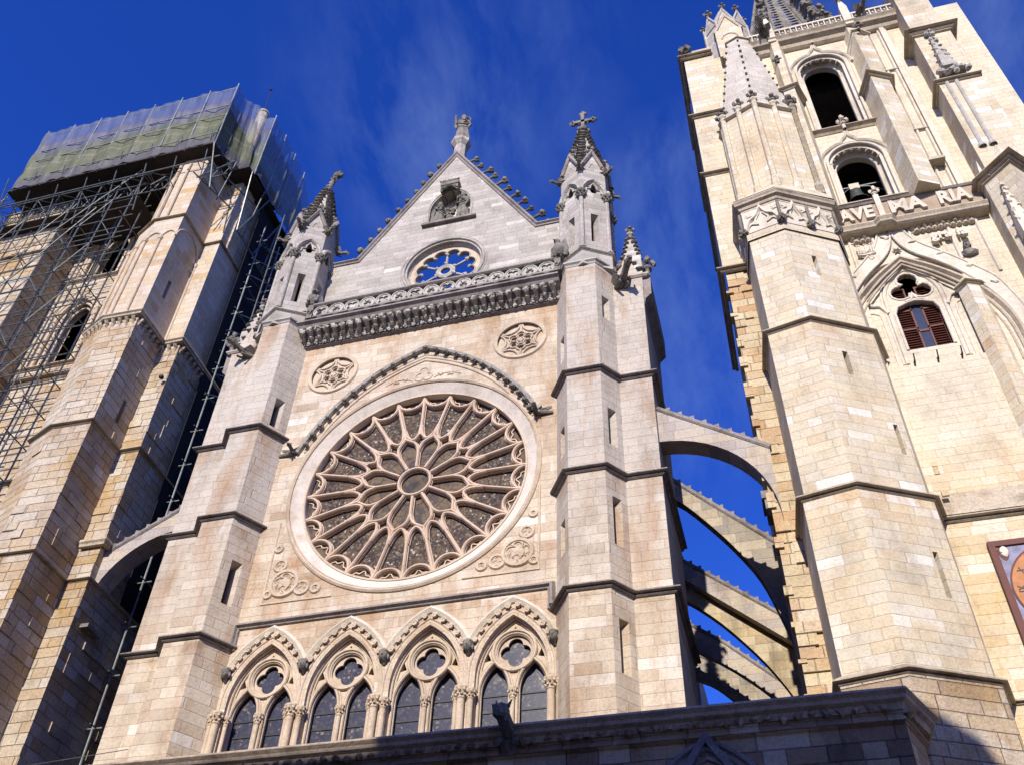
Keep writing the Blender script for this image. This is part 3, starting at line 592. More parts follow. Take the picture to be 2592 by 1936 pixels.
# four twin-lancet windows -----------------------------------------------
COLP = lambda m_, x, y, r, z0=12.4, z1=15.66: m_.lathe((x, y, 0), [(r, z0), (r, z1)], 12)
for i, cx in enumerate(WX):
    outer = winhole(cx, 1.17, 2.03, 16.35, zb=12.4)
    holes = [circ(cx, 17.25, .56, 32)]+[winhole(cx+s*.6, .44, .92, 15.95) for s in (-1, 1)]
    holes += [[(cx-.09, 17.93), (cx+.09, 17.93), (cx, 18.1)], [(cx+.74, 17.0), (cx+.95, 16.95), (cx+.86, 17.28)], [(cx-.74, 17.0), (cx-.86, 17.28), (cx-.95, 16.95)]]
    w = obj('arched_window', MB().plate(outer, holes, .3, .5), 'carved_cream', F)
    mo = MB()
    for s in (-1, 1):
        for d, r, y in ((.05, .05, .27), (.0, .03, .36), (.13, .035, .29)):
            mo.sweep(xz([(cx+s*.6-.44-d, 13)]+parch(cx+s*.6, 15.95, .44, .92, d, 10)+[(cx+s*.6+.44+d, 13)], y), (0, -1, 0), ROLL(r, 6))
    for r, q, y in ((.68, .06, .25), (.57, .035, .33), (.60, .03, .28)): mo.sweep(xz(circ(cx, 17.25, r, 36), y), (0, -1, 0), ROLL(q, 6), True)
    for d, r, y in ((.0, .06, .2), (.10, .07, .06), (.21, .04, -.0), (-.08, .035, .27)): mo.sweep(xz([(cx-1.15-d, 15.95)]+parch(cx, 16.35, 1.15, 2.0, d, 14)+[(cx+1.15+d, 15.95)], y), (0, -1, 0), ROLL(r, 8))
    obj('arch_moulding', mo, 'carved_cream', w)
    obj('quatrefoil', MB().plate(circ(cx, 17.25, .57, 32), [foil(cx, 17.25, 4, .25, .235, 8)], .4, .47), 'carved_cream', w)
    obj('stained_glass', MB().add(xz(outer, .55), [tuple(range(len(outer)))]), 'glass', w)
    br = MB()
    for z in (15.93, 15.41, 14.9, 14.4, 13.9): br.box(cx-1.1, cx+1.1, .52, .545, z-.025, z+.025)
    for s in (-1, 1):
        for e in (-1, 1): br.box(cx+s*.6+e*.44-.02, cx+s*.6+e*.44+.02, .505, .54, 13, 15.95)
    obj('glazing_bars', br, 'iron', w)
    c_ = obj('column', COLP(MB(), cx, .2, .075), 'carved_cream', w, smooth=True); link('capital', CAPD['carved_cream'], w, (cx, .2, 15.62), .3*i, (.75, .75, 1))
    # hood with scroll crockets
    R_ = (2.38**2+1.15**2)/2.3; e_ = R_-1.15
    hd = parch(cx, 16.35, 1.15, 2.0, .47, 14, clip=1.38)
    obj('hood_moulding', MB().sweep(xz(hd, 0), (0, -1, 0), [(-.12, -.02), (-.12, .07), (-.02, .15), (.10, .06), (.13, -.02)]), 'carved_pale', w)
    cp = along([Vector((x, -.08, z)) for x, z in parch(cx, 16.35, 1.15, 2.0, .31, 14, clip=1.32)], 12)
    for q in cp[1:-1]: link('crocket', SCROLL, w, q, 0, (1, 1, 1))
for i, b in enumerate(BX):
    dd = (-.13, .14, -.36) if 0 < i < 4 else ((.05, -.18, .3) if i == 0 else (-.1, .13, .3))
    for j, (d, y, r) in enumerate(zip(dd, (-.10, -.02, .1), (.12, .095, .07))):
        if i == 4 and j == 2: continue
        obj('column', COLP(MB(), b+d, y, r), 'carved_cream', F, smooth=True); link('capital', CAPD['carved_cream'], F, (b+d, y, 15.6), .4*j, (r/.11, r/.11, 1.1 if j == 0 else .95))
    hm = MB().blob((b, -.18, 17.34), .16, 3, .06, (.85, 1, 1.15), 30+i); hm.blob((b, -.16, 17.45), .17, 2, .12, (1, 1, .6), 40+i); hm.blob((b, -.34, 17.32), .035, 1, .1, (1, 1, 1.4))
    for s in (-1, 1): hm.blob((b+s*.06, -.31, 17.37), .022, 1, .1); hm.blob((b+s*.14, -.15, 17.3), .06, 1, .2, (1, 1, 1.5))
    hm.tube((b, -.02, 17.1), (b, -.14, 17.22), .06, 6, .09)
    obj('head_stop', hm, 'carved', F)
# cornice ----------------------------------------------------------------
x0, x1 = -6.0, 5.75
co = MB().sweep([(x0, 0, 33.2), (x1, 0, 33.2)], (0, 0, 1), [(-.1, .78), (.62, .78), (.92, .62), (.95, .50), (.80, .42), (.72, .30), (.55, .24), (.34, .10), (.16, -.10), (.12, -.22), (.16, -.30), (.0, -.36), (-.1, -.36)])
obj('cornice', co, 'string', F)
fr = MB(); k = 0
for i in range(31):
    x = x0+.2+i*.375
    if x > x1-.1: break
    fr.tube((x, -.16, 33.08), (x, -.60, 33.36), .07, 6, .12); fr.blob((x, -.66, 33.38), .15, 2, .3, (1, .9, .9), i, 1.8); fr.blob((x, -.42, 33.18), .11, 1, .35, seed=i+50)
    fr.sweep([(x+.187+.17*cos(t), -.2-.06*sin(t), 32.95+.22*sin(t)) for t in [pi*j/8 for j in range(9)]], (0, -1, 0), ROLL(.025, 5)); fr.blob((x+.187, -.22, 33.02), .10, 2, .4, (1, .7, 1), i+80, 2)
obj('foliage_frieze', fr, 'carved_light', F)
# gable --------------------------------------------------------------------
yG = .7; GX = -.12
gout = [(-6.2, 33.2), (5.9, 33.2), (5.9, 39.62), (4.36, 39.62), (GX, 47.5), (-4.62, 39.66), (-6.2, 39.66)]
G = obj('gable', MB().plate(gout, [circ(GX, 38.0, 1.93, 48), [(GX-1.08, 41.5)]+parch(GX-.02, 42.7, 1.06, 1.5, 0, 8)+[(GX+1.04, 41.5)]], yG, 1.35), 'gable', F)
cp_ = MB(); pr = [(-.16, -.75), (-.2, .02), (-.12, .14), (-.04, .16), (.02, .07), (.10, .06), (.12, -.0), (.0, -.75)]
cp_.sweep(xz([(-6.2, 39.66), (-4.62, 39.66), (GX, 47.5), (4.36, 39.62), (5.9, 39.62)], yG), (0, -1, 0), pr)
obj('gable_coping', cp_, 'string', G)
for s, (ax, az) in ((-1, (-4.62, 39.66)), (1, (4.36, 39.62))):
    a = Vector((ax, az)); b = Vector((GX, 47.5)); ang = atan2(b.y-a.y, (b.x-a.x)*(-s))
    for j in range(11):
        t = (j+.35)/11.2; p = a.lerp(b, t)+Vector((s*.12, .1))
        link('gable_crocket', GCROC, G, (p.x, .95, p.y), 0, (1, 1, 1), rot=(0, 0, pi/2*s))
gm = MB()
for r, q, y in ((1.98, .07, .68), (1.85, .05, .75), (2.12, .03, .70)): gm.sweep(xz(circ(GX, 38.0, r, 48), y), (0, -1, 0), ROLL(q, 8), True)
gm.loft(xz(circ(GX, 38, 1.93, 48), .69), xz(circ(GX, 38, 1.66, 48), 1.1), (0, 0))
obj('ring_moulding', gm, 'gable', G)
GR = obj('gable_rose_tracery', MB().plate(circ(GX, 38, 1.72, 60), [foil(GX, 38, 12, 1.17, .33, 7, pi/2+pi/12)], 1.0, 1.22), 'carved_cream', G)
gt = MB().sweep(xz(circ(GX, 38, .36, 24), 1.05), (0, -1, 0), [(-.12, -.12), (-.12, .02), (0, .08), (.12, .02), (.12, -.12)], True)
for i in range(6):
    a = pi/2+2*pi*i/6
    for rr in (0,):
        gt.tube((GX+.42*cos(a), 1.08, 38+.42*sin(a)), (GX+1.35*cos(a), 1.08, 38+1.35*sin(a)), .06, 8)
        gt.blob((GX+.52*cos(a), 1.05, 38+.52*sin(a)), .11, 1, .25, seed=i); gt.blob((GX+1.2*cos(a), 1.05, 38+1.2*sin(a)), .13, 1, .25, seed=i)
for i in range(12):
    a = pi/2+2*pi*i/12; gt.blob((GX+1.17*cos(a), 1.03, 38+1.17*sin(a)), .09, 1, .3, seed=i+20)
    c = (GX+1.17*cos(a+pi/12), 38+1.17*sin(a+pi/12)); gt.sweep(xz([(c[0]+.36*cos(t), c[1]+.36*sin(t)) for t in [a+pi/12-1.7+3.4*j/8 for j in range(9)]], 1.0), (0, -1, 0), ROLL(.035, 6))
obj('rose_spokes', gt, 'gable', GR)
ni = MB().box(GX-1.15, GX+1.1, 1.3, 1.45, 41.4, 44.4); NI = obj('niche', ni, 'carved_pale', G)
nm_ = MB().sweep(xz([(GX-1.14, 41.6)]+parch(GX-.02, 42.7, 1.06, 1.5, .10, 10)+[(GX+1.10, 41.6)], .7), (0, -1, 0), ROLL(.06, 6)); obj('niche_arch_moulding', nm_, 'gable', NI)
obj('niche_sill', MB().box(-1.5, 1.3, .5, 1.3, 41.34, 41.48), 'string', NI)
cn = MB().box(-.66, .30, .3, 1.3, 44.18, 44.5)
cn.plate([(-.64, 43.7), (-.56, 43.7), (-.5, 43.85), (-.18, 44.1), (.14, 43.85), (.2, 43.7), (.28, 43.7), (.28, 44.18), (-.64, 44.18)], [], .34, .44)
for sx in (-.64, .20): cn.box(sx, sx+.08, .45, 1.3, 43.75, 44.15)
for j in range(9): cn.blob((-.64+j*.115, .32, 44.5), .075, 1, .35, seed=j); cn.blob((-.60+j*.105, .33, 43.85+.22*sin(pi*j/8)), .06, 1, .4, seed=j+9)
obj('niche_canopy', cn, 'carved', NI)
# apex pedestal
obj('gable_pedestal', MB().lathe((-.1, 1.0, 0), [(.34, 46.9), (.34, 48.6), (.38, 48.65), (.54, 48.9), (.56, 49.1), (.42, 49.18), (.38, 49.36), (0, 49.36)], 8, pi/8), 'gable', G)

# statues ---------------------------------------------------------------
def robed(name, x, y, z, h, label, seed=0, face=0, mat='carved', wing=False, halo=False, arms='pray', mitre=False):
    """a standing robed stone figure, front towards -y"""
    m_ = MB(); s = h/1.8; rnd = random.Random(seed)
    prof = [(.26, 0), (.27, .1), (.235, .45), (.20, .8), (.18, 1.0), (.20, 1.2), (.215, 1.36), (.15, 1.46), (.07, 1.5), (.065, 1.58)]
    n = 26; rings = []
    for r, zz in prof:
        ring = []
        for i in range(n):
            a = 2*pi*i/n; fold = (1+.12*sin(a*6+seed+zz*1.6)*(1-zz/1.5)+.06*sin(a*3+zz*4)) if zz < 1.35 else 1
            ring.append((cos(a)*r*fold*1.08, sin(a)*r*fold*.8, zz))
        rings.append(ring)
    for a, b in zip(rings, rings[1:]): m_.loft(a, b, (0, 0))
    m_.blob((0, -.02, 1.69), .14, 3, .03, (.84, .95, 1.15), seed); m_.blob((0, .05, 1.73), .155, 2, .1, (.95, 1, 1.02), seed+1)
    m_.blob((0, -.125, 1.67), .025, 1, .05, (.8, 1, 1.5))
    for s_ in (-1, 1): m_.blob((s_*.045, -.105, 1.705), .018, 1, .05); m_.blob((s_*.09, -.03, .05), .09, 1, .1, (1, 1.9, .6))
    m_.blob((0, -.11, 1.615), .03, 1, .05, (1.4, .6, .5))
    for s_ in (-1, 1):
        sh = Vector((s_*.19, 0, 1.35)); elb = Vector((s_*.27, -.04, 1.06))
        hand = Vector((s_*.05, -.29, 1.2)) if arms == 'pray' else (Vector((.12, -.28, 1.16)) if s_ > 0 else Vector((-.27, -.26, 1.42)))
        m_.tube(sh, elb, .08, 8, .075); m_.tube(elb, hand, .075, 8, .045); m_.blob(tuple(sh), .09, 2, .05); m_.blob(tuple(elb), .078, 2, .06)
        m_.tube(elb+Vector((0, -.02, -.02)), elb+Vector((s_*-.03, -.1, -.34)), .085, 6, .02)
        m_.blob(tuple(hand), .05, 1, .05, (.7, 1, 1.1))
        for q in range(4): m_.tube(hand+Vector((-.03+.02*q, -.02, .02)), hand+Vector((-.03+.02*q, -.045, .085-.008*abs(q-1.5))), .012, 5, .008)
        m_.tube(hand+Vector((-s_*.03, 0, 0)), hand+Vector((-s_*.055, -.03, .045)), .012, 5, .008)
    if arms != 'pray': m_.box(.02, .15, -.33, -.29, 1.08, 1.26)
    for q in range(4):
        a = -2.35+q*.5; m_.tube((cos(a)*.17, sin(a)*.15, .95-.07*q), (cos(a+.12*(q-1))*.25, sin(a+.12*(q-1))*.21, .08), .02, 5, .032)
    m_.sweep([(.27*cos(t)*1.02, -.05-.2*sin(t), 1.15-.35*sin(t)*cos(t*.5)) for t in [pi*j/8 for j in range(9)]], (0, 0, 1), ROLL(.03, 5))
    if halo: m_.lathe((0, .08, 1.74), [(0, 0), (.001, 0)], 3); m_.sweep([(.24*cos(t), .1, 1.73+.24*sin(t)) for t in [2*pi*j/18 for j in range(18)]], (0, 1, 0), ROLL(.025, 5), True)
    if mitre: m_.lathe((0, .02, 1.76), [(.12, 0), (.15, .1), (.12, .22), (0, .3)], 8)
    if wing:
        for s_ in (-1, 1): m_.add([(s_*.12, .16, 1.4), (s_*.42, .22, 1.55), (s_*.5, .24, 1.1), (s_*.35, .22, .4), (s_*.15, .16, .9), (s_*.12, .23, 1.4), (s_*.42, .29, 1.55), (s_*.5, .31, 1.1), (s_*.35, .29, .4), (s_*.15, .23, .9)], [(0, 1, 2, 3, 4), (9, 8, 7, 6, 5), (0, 5, 6, 1), (1, 6, 7, 2), (2, 7, 8, 3), (3, 8, 9, 4)])
    m_.xform(lambda p: Vector((p.x*s, p.y*s, p.z*s)))
    o = obj(name, m_, mat); o.location = (x, y, z); o.rotation_euler = (0, 0, face); return tag(o, label, 'statue')
robed('statue', -.1, 1.0, 49.34, 2.55, 'grey robed saint statue standing alone on the pedestal at the gable peak', 3, .1, halo=True, arms='bless')
robed('statue', -.74, .85, 41.48, 1.9, 'winged stone angel on the left side of the gable niche', 8, .5, wing=True)
robed('statue', .50, .8, 41.48, 2.3, 'robed woman statue with folded hands on the right side of the gable niche', 12, -.35)
vz = MB().lathe((-.13, .8, 41.48), [(.14, 0), (.1, .06), (.09, .12), (.2, .3), (.2, .45), (.1, .52), (0, .52)], 10)
for j in range(7): vz.blob((-.13+.13*sin(j*2.3), .8+.08*cos(j*2), 42.1+.09*j), .12, 1, .4, seed=j)
tag(obj('flower_vase', vz, 'carved'), 'small carved vase of flowers between the two niche statues', 'stone vase')
# eagle and crouching figure on the balustrade ends
eg = MB().blob((0, 0, .48), .3, 3, .06, (.9, .85, 1.5), 2); eg.blob((0, -.08, 1.0), .15, 3, .06, (.9, 1.1, 1), 3); eg.tube((0, -.2, 1.0), (0, -.36, .93), .06, 6, .01); eg.tube((0, 0, .7), (0, -.06, .98), .18, 8, .12)
for s in (-1, 1):
    eg.add([(s*.22, -.08, .85), (s*.42, -.02, .95), (s*.5, .05, .45), (s*.38, .12, .02), (s*.2, .1, .15), (s*.2, .0, .85), (s*.36, .1, .95), (s*.42, .17, .45), (s*.3, .22, .02), (s*.15, .2, .15)], [(0, 1, 2, 3, 4), (9, 8, 7, 6, 5), (0, 5, 6, 1), (1, 6, 7, 2), (2, 7, 8, 3), (3, 8, 9, 4), (4, 9, 5, 0)])
    eg.tube((s*.1, -.1, .2), (s*.11, -.14, 0), .05, 6, .06)
    for q in range(3): eg.tube((s*.11-.05+.05*q, -.14, .02), (s*.11-.06+.06*q, -.26, 0), .018, 5)
e_o = obj('statue', eg, 'carved'); e_o.location = (5.78, -.88, 34.78); e_o.rotation_euler = (0, 0, -.5); tag(e_o, 'stone eagle with folded wings on the right end post of the balustrade', 'statue')
ln_ = MB().blob((0, 0, .35), .26, 3, .08, (.85, .9, 1.4), 6); ln_.blob((.02, -.05, .85), .17, 3, .1, (.9, 1, 1), 7); ln_.blob((0, -.22, .80), .07, 2, .1); ln_.tube((-.12, -.05, .95), (-.14, 0, 1.08), .04, 5, .01); ln_.tube((.12, -.05, .95), (.14, 0, 1.08), .04, 5, .01)
for s in (-1, 1): ln_.tube((s*.18, -.05, .6), (s*.16, -.22, .05), .08, 7, .06); ln_.blob((s*.2, .1, .15), .14, 2, .1, (1, 1.3, 1)); ln_.blob((s*.16, -.26, .04), .07, 1, .1)
ln_.tube((.15, .2, .1), (.36, .2, .5), .04, 6, .03); ln_.tube((.36, .2, .5), (.3, .15, .8), .03, 6, .045)
l_o = obj('statue', ln_, 'carved'); l_o.location = (-5.52, -.85, 34.86); l_o.rotation_euler = (0, 0, .3); tag(l_o, 'crouching stone beast on the left end post of the balustrade', 'statue')
# balustrade -------------------------------------------------------------
BA = thing('balustrade', 'openwork stone balustrade of linked circles above the leafy cornice, below the gable', 'balustrade', loc=(0, 0, 0))
bx0, bx1, yb = -5.35, 5.62, -.80
obj('rail', MB().sweep([(bx0, yb, 34.72), (bx1, yb, 34.72)], (0, 0, 1), [(-.13, .14), (.10, .14), (.18, .06), (.18, -.02), (.10, -.08), (-.13, -.08)]), 'string', BA)
nb = 15; wB = (bx1-bx0)/nb
pm = MB().plate(circ(0, 0, .335, 24), [foil(0, 0, 4, .155, .115, 5, pi/4)], -.05, .05); pm.sweep([(.335*cos(t), -.05, .335*sin(t)) for t in [2*pi*j/24 for j in range(24)]], (0, 1, 0), ROLL(.045, 6), True)
pm.v = [(x, y, z) for x, y, z in pm.v]; PD = meshdata('tracery_ring', pm, 'carved_light')
pm = MB().plate(circ(0, 0, .335, 24), [foil(0, -.08, 5, .12, .07, 5)], -.05, .05); pm.sweep([(.335*cos(t), -.05, .335*sin(t)) for t in [2*pi*j/24 for j in range(24)]], (0, 1, 0), ROLL(.045, 6), True); pm.blob((0, -.07, .12), .12, 2, .3, (1.2, .6, .8), 3)
PD2 = meshdata('tracery_ring', pm, 'carved_light')
for i in range(nb):
    x = bx0+wB*(i+.5); link('tracery_ring', (PD, PD2)[i % 2], BA, (x, yb, 34.30))
    if i < nb-1: obj('tracery_link', MB().tube((x+wB/2, yb, 34.16), (x+wB/2, yb, 34.44), .07, 6), 'carved', BA)
obj('base_rail', MB().box(bx0, bx1, yb-.1, yb+.1, 33.97, 34.06), 'string', BA)
for x in (bx0-.12, bx1+.12): obj('end_post', MB().box(x-.13, x+.13, yb-.16, yb+.16, 33.9, 34.78).blob((x, yb-.18, 34.35), .14, 2, .35, (.8, .7, 1.5), 4).lathe((x, yb, 34.75), [(.16, 0), (.24, .06), (.24, .12), (0, .12)], 8), 'carved', BA)

# ================================================================== STAIR TURRETS
def turret(s):
    mx = (lambda x: x) if s > 0 else (lambda x: -.26-x)
    side = 'right' if s > 0 else 'left'
    T = thing('stair_turret', 'faceted stair turret with a leafy stone cross on its spirelet, right of the rose window' if s > 0 else 'faceted stair turret with a bent, weathered spirelet tip, left of the rose window', 'turret', 'stair turrets flanking the rose window')
    def plan(p): return [(mx(x), y) for x, y in (p if s > 0 else list(reversed(p)))]
    zs = [(0, 18.15, .06), (18.4, 22.75, .04), (23.0, 27.45, .02), (27.7, 33.7, 0)]
    if s < 0: zs = [(0, 18.15, .06), (18.4, 23.1, .04), (23.35, 27.45, .02), (27.7, 33.7, 0)]
    w = MB(); dk = MB(); sl = {0: (16.4, 1.75), 1: (20.9 if s > 0 else 20.6, 1.9), 2: (25.0, 1.7), 3: (29.2 if s < 0 else 31.35, 1.3)}
    for k, (z0, z1, o) in enumerate(zs):
        zb = z0-.3 if k else 0
        P_ = [(5.50-o, .3), (5.50-o, 0), (6.10-o*.5, -.96-o), (7.34+o*.5, -.96-o), (7.90+o*.3, -.22-o), (9.10+o, -.22-o), (9.10+o, 4.2)]
        Q = plan(P_); zt = 32.9 if k == 3 else z1+.3
        zc, hh = sl[k]
        for i, (a, b) in enumerate(zip(Q, Q[1:])):
            idx = i if s > 0 else len(Q)-2-i
            L = hypot(b[0]-a[0], b[1]-a[1]); slits = []
            if idx == 3 and (s > 0 and k > -1): slits = [(L*.5, zc, .40, hh, .62)]
            if idx == 1 and s > 0 and k in (1, 2, 3): slits = [(L*.55, zc-1.9 if k == 3 else zc-.3, .42, 1.3, .6)]
            if idx == 1 and s < 0 and k in (1, 3): slits = [(L*.5, {1: 20.65, 3: 28.75}[k], .42, 1.75 if k == 1 else 1.5, .62)]
            if idx == 3 and s < 0: slits = []
            zz = zt
            if idx in (1, 2, 3) or idx == 0: zz = 33.9 if k == 3 else z1+.3
            wallface(w, a, b, zb, zz, slits, dk)
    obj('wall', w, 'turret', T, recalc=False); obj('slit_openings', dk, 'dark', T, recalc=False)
    sm = MB()
    for k, (z0, z1, o) in enumerate(zs[1:]):
        o = o+.03; P_ = [(5.50-o, .1), (5.50-o, 0), (6.10-o*.5, -.96-o), (7.34+o*.5, -.96-o), (7.90+o*.3, -.22-o), (9.10+o, -.22-o), (9.10+o, 4.2)]
        z = z0-.1
        if s < 0 and k > -1:   # the strings step down on the flat buttress of the left turret
            Q = plan([(9.10+o, 4.2)][:0]+P_[:5]); string(sm, Q, z)
            st_ = {0: 1.0, 1: .15, 2: 1.05}[k]*0
            string(sm, plan(P_[4:]), z-st_)
        else: string(sm, plan(P_), z)
    obj('string_course', sm, 'string', T)
    # moulded head of the lower stage and the weathering that carries the six-sided upper stage
    top = MB(); P_ = [(5.45, .2), (5.45, 0), (6.08, -1.0), (7.36, -1.0), (7.95, -.3)]
    top.sweep([(x, y, 34.0) for x, y in plan(P_)], (0, 0, 1), [(-.1, .2), (.10, .08), (.10, 0), (.02, -.06), (-.02, -.14), (-.1, -.14)])
    cx, cy = mx(6.85), .2; R6 = 1.20
    hexp = lambda r: [(cx+r*sin(pi/3*i), cy-r*cos(pi/3*i)) for i in range(6)]
    base = plan([(5.5, .6), (5.5, 0), (6.10, -.96), (7.34, -.96), (7.9, -.25), (8.2, .6)])
    top.prism(base, 33.9, 34.2, [(x*.75+cx*.25, y*.75+cy*.25) for x, y in base]); 
    top.prism(hexp(R6+.12), 33.85, 34.75)
    top.sweep([(x, y, 34.75) for x, y in hexp(R6+.12)], (0, 0, 1), [(-.1, .22), (.08, .10), (.12, .02), (.02, -.06), (-.1, -.06)], True)
    # inner side of hexagon: outside on the right of travel
    obj('weathered_base', top, 'gable', T)
    up = MB(); dk2 = MB(); hx = hexp(R6)
    for i in range(6):
        a = hx[i]; b = hx[(i+1) % 6]; L = hypot(b[0]-a[0], b[1]-a[1])
        wallface(up, a, b, 34.7, 39.0, [(L/2, 36.6, .36, 2.0, .6)], dk2)
        # arched upper panel with a trefoil opening, then the gablet
        t = Vector((b[0]-a[0], b[1]-a[1], 0)).normalized(); inw = Vector((-t.y, t.x, 0)); A = Vector((*a, 0))
        loc = lambda p, A=A, t=t, inw=inw: A+t*p.x+inw*p.y+Vector((0, 0, p.z))
        pl = MB().plate([(0, 39.0), (L, 39.0), (L, 41.0), (L/2, 42.45), (0, 41.0)], [foil(L/2, 39.55, 4, .19, .16, 5)], 0, .3).xform(loc); up.add(pl.v, pl.f)
        pd = MB().box(L/2-.4, L/2+.4, .5, .52, 39.05, 40.1).xform(loc); dk2.add(pd.v, pd.f)
        ar = MB(); ar.sweep(xz(parch(L/2, 39.15, .56, .95, 0, 8), 0), (0, -1, 0), [(-.1, -.02), (-.08, .12), (.0, .17), (.06, .10), (.1, -.02)])
        ar.sweep(xz([(L/2-.36, 39.2), (L/2-.34, 39.45), (L/2-.17, 39.5), (L/2-.13, 39.72), (L/2, 39.95), (L/2+.13, 39.72), (L/2+.17, 39.5), (L/2+.34, 39.45), (L/2+.36, 39.2)], -.02), (0, -1, 0), ROLL(.05, 6))
        ar.sweep(xz([(L/2-.14, 41.25), (L/2-.12, 41.42), (L/2, 41.62), (L/2+.12, 41.42), (L/2+.14, 41.25)], -.0), (0, -1, 0), ROLL(.03, 6)); ar.xform(loc)
        obj('arch_moulding', ar, 'gable', T)
        gb = MB().sweep(xz([(-.05, 40.95), (L/2, 42.52), (L+.05, 40.95)], 0), (0, -1, 0), [(-.10, -.4), (-.12, .06), (-.02, .16), (.07, .08), (.08, -.4)]).xform(loc); obj('gablet', gb, 'string', T)
        f = link('finial', FIN['carved'], T, loc(Vector((L/2, .15, 42.5))), 0, (1.2, 1.2, 1.35))
        sh = MB().lathe((a[0], a[1], 0), [(.17, 34.95), (.17, 35.05), (.11, 35.12), (.10, 38.75)], 10); sh.v = sh.v
        obj('shaft', sh, 'gable', T, smooth=False); link('capital', CAPD['carved'], T, (a[0], a[1], 38.65), 0, (1.25, 1.25, 1.3))
        ga = pi/3*i+pi  # gargoyle pointing out from each corner
        link('gargoyle', GARG, T, (cx+R6*sin(pi/3*i), cy-R6*cos(pi/3*i), 40.95), pi/3*i, (.62, .54, .62))
    obj('upper_stage', up, 'gable', T, recalc=False); obj('upper_openings', dk2, 'dark', T, recalc=False)
    # spirelet
    sp = MB(); R0 = 1.16; z0, z1 = 40.9, 46.0
    bend = (lambda z: 0) if s > 0 else (lambda z: max(0, z-45.3)*.18)
    sp.prism(hexp(R0), z0, z1, hexp(.12)); SP = obj('spire', sp, 'carved_light', T)
    for i in range(6):
        for j in range(13):
            t = (j+1.2)/14.2; r = R0*(1-t)+.12*t+.06; a = pi/3*i
            link('crocket', DISC, SP, (cx+r*sin(a), cy-r*cos(a), z0+(z1-z0)*t), a, (1.4-.5*t, 1.45-.5*t, 1.25))
    top = MB()
    if s > 0:
        top.lathe((cx, cy, 0), [(.14, 45.8), (.24, 45.95), (.12, 46.05), (.1, 46.6)], 8)
        for k in range(6): top.blob((cx+.24*cos(k*pi/3), cy+.24*sin(k*pi/3), 46.1), .14, 2, .12, seed=k)
        top.box(cx-.09, cx+.09, cy-.08, cy+.08, 46.5, 47.9); top.box(cx-.5, cx+.5, cy-.08, cy+.08, 47.0, 47.2)
        for dx, dz in ((-.52, 0), (.52, 0), (0, .75)):
            for k in range(4): q = k*pi/2; top.blob((cx+dx+.12*cos(q), cy, 47.1+dz+.12*sin(q)), .10, 1, .3, seed=k)
        for dx in (-.22, .22):
            for dz in (-.16, .16): top.blob((cx+dx, cy, 47.1+dz), .07, 1, .3, seed=3)
        obj('cross_finial', top, 'carved', T)
    else:
        top.tube((cx, cy, 45.8), (cx+.12, cy, 46.7), .13, 8, .11); top.tube((cx+.12, cy, 46.7), (cx+.36, cy, 47.25), .12, 8, .08)
        for k, (dx, z, r) in enumerate(((0, 46.2, .17), (.1, 46.5, .15), (.2, 46.9, .18), (.33, 47.2, .19), (.45, 47.35, .16), (.5, 47.15, .12), (.28, 47.4, .13))): top.blob((cx+dx, cy, z), r, 2, .3, seed=k, freq=1.5)
        obj('broken_finial', top, 'carved', T)
    # flat buttress head with gable, corbelled cap and crocketed pinnacle
    bu = MB(); a, b = sorted((mx(7.9), mx(9.12)))
    bu.box(a-.02, b, -.2, 4.0, 32.7, 33.32)
    bu.plate([(a, 33.3), (b, 33.3), ((a+b)/2+s*.0, 34.95)], [], -.18, .5)
    bu.sweep([(mx(x), y, 33.4) for x, y in ((7.95, -.22), (9.3, -.22), (9.3, 4.0))] if s > 0 else [(mx(x), y, 33.4) for x, y in ((9.3, 4.0), (9.3, -.22), (7.95, -.22))], (0, 0, 1), [(-.3, .16), (.08, .08), (.1, 0), (.02, -.08), (-.3, -.08)])
    obj('buttress_head', bu, 'turret', T)
    cb = MB(); xo = mx(9.1)
    cb.add([(xo, -.1, 31.7), (xo+s*.08, -.1, 32.1), (xo+s*.32, -.1, 32.35), (xo+s*.34, -.1, 33.35), (xo, -.1, 33.35), (xo, 3.6, 31.7), (xo+s*.08, 3.6, 32.1), (xo+s*.32, 3.6, 32.35), (xo+s*.34, 3.6, 33.35), (xo, 3.6, 33.35)], [(0, 1, 2, 3, 4), (9, 8, 7, 6, 5), (0, 5, 6, 1), (1, 6, 7, 2), (2, 7, 8, 3), (3, 8, 9, 4), (4, 9, 5, 0)])
    obj('corbelled_cap', cb, 'string', T)
    PN = MB(); px = mx(8.72); PN.prism([(px-.42, -.05), (px+.42, -.05), (px+.42, .8), (px-.42, .8)], 33.4, 35.0); PN.prism([(px-.36, .0), (px+.36, .0), (px+.36, .72), (px-.36, .72)], 35.0, 37.0, [(px-.05, .33), (px+.05, .33), (px+.05, .40), (px-.05, .40)])
    PN.tube((px, .36, 36.9), (px, .36, 37.5), .06, 6, .05); PN.lathe((px, .36, 0), [(.06, 36.9), (.17, 37.0), (.17, 37.06), (.06, 37.1)], 8)
    pn = obj('pinnacle', PN, 'gable', T)
    for i in range(4):
        for j in range(5):
            t = (j+.4)/5.4; r = (.50*(1-t)+.06*t)
            a_ = pi/4+pi/2*i; link('crocket', DISC, pn, (px+r*sin(a_), .36-r*cos(a_), 35.0+2*t), a_, (.75, .75, 1.2))
    link('finial', FIN['carved'], pn, (px, .36, 37.0), 0, (1.1, 1.1, 1.05))
    for dx in (-.62, .62): link('finial', FIN['carved'], T, (px+dx, 0.0, 33.5), 0, (1.5, 1.5, 2.0))
    # rake of crockets on the little gable
    for e in (-1, 1):
        for j in range(3): link('crocket', DISC, T, ((a+b)/2+e*(.15+.18*j), -.12, 34.9-.45*j), 0, (.7, .7, 1))
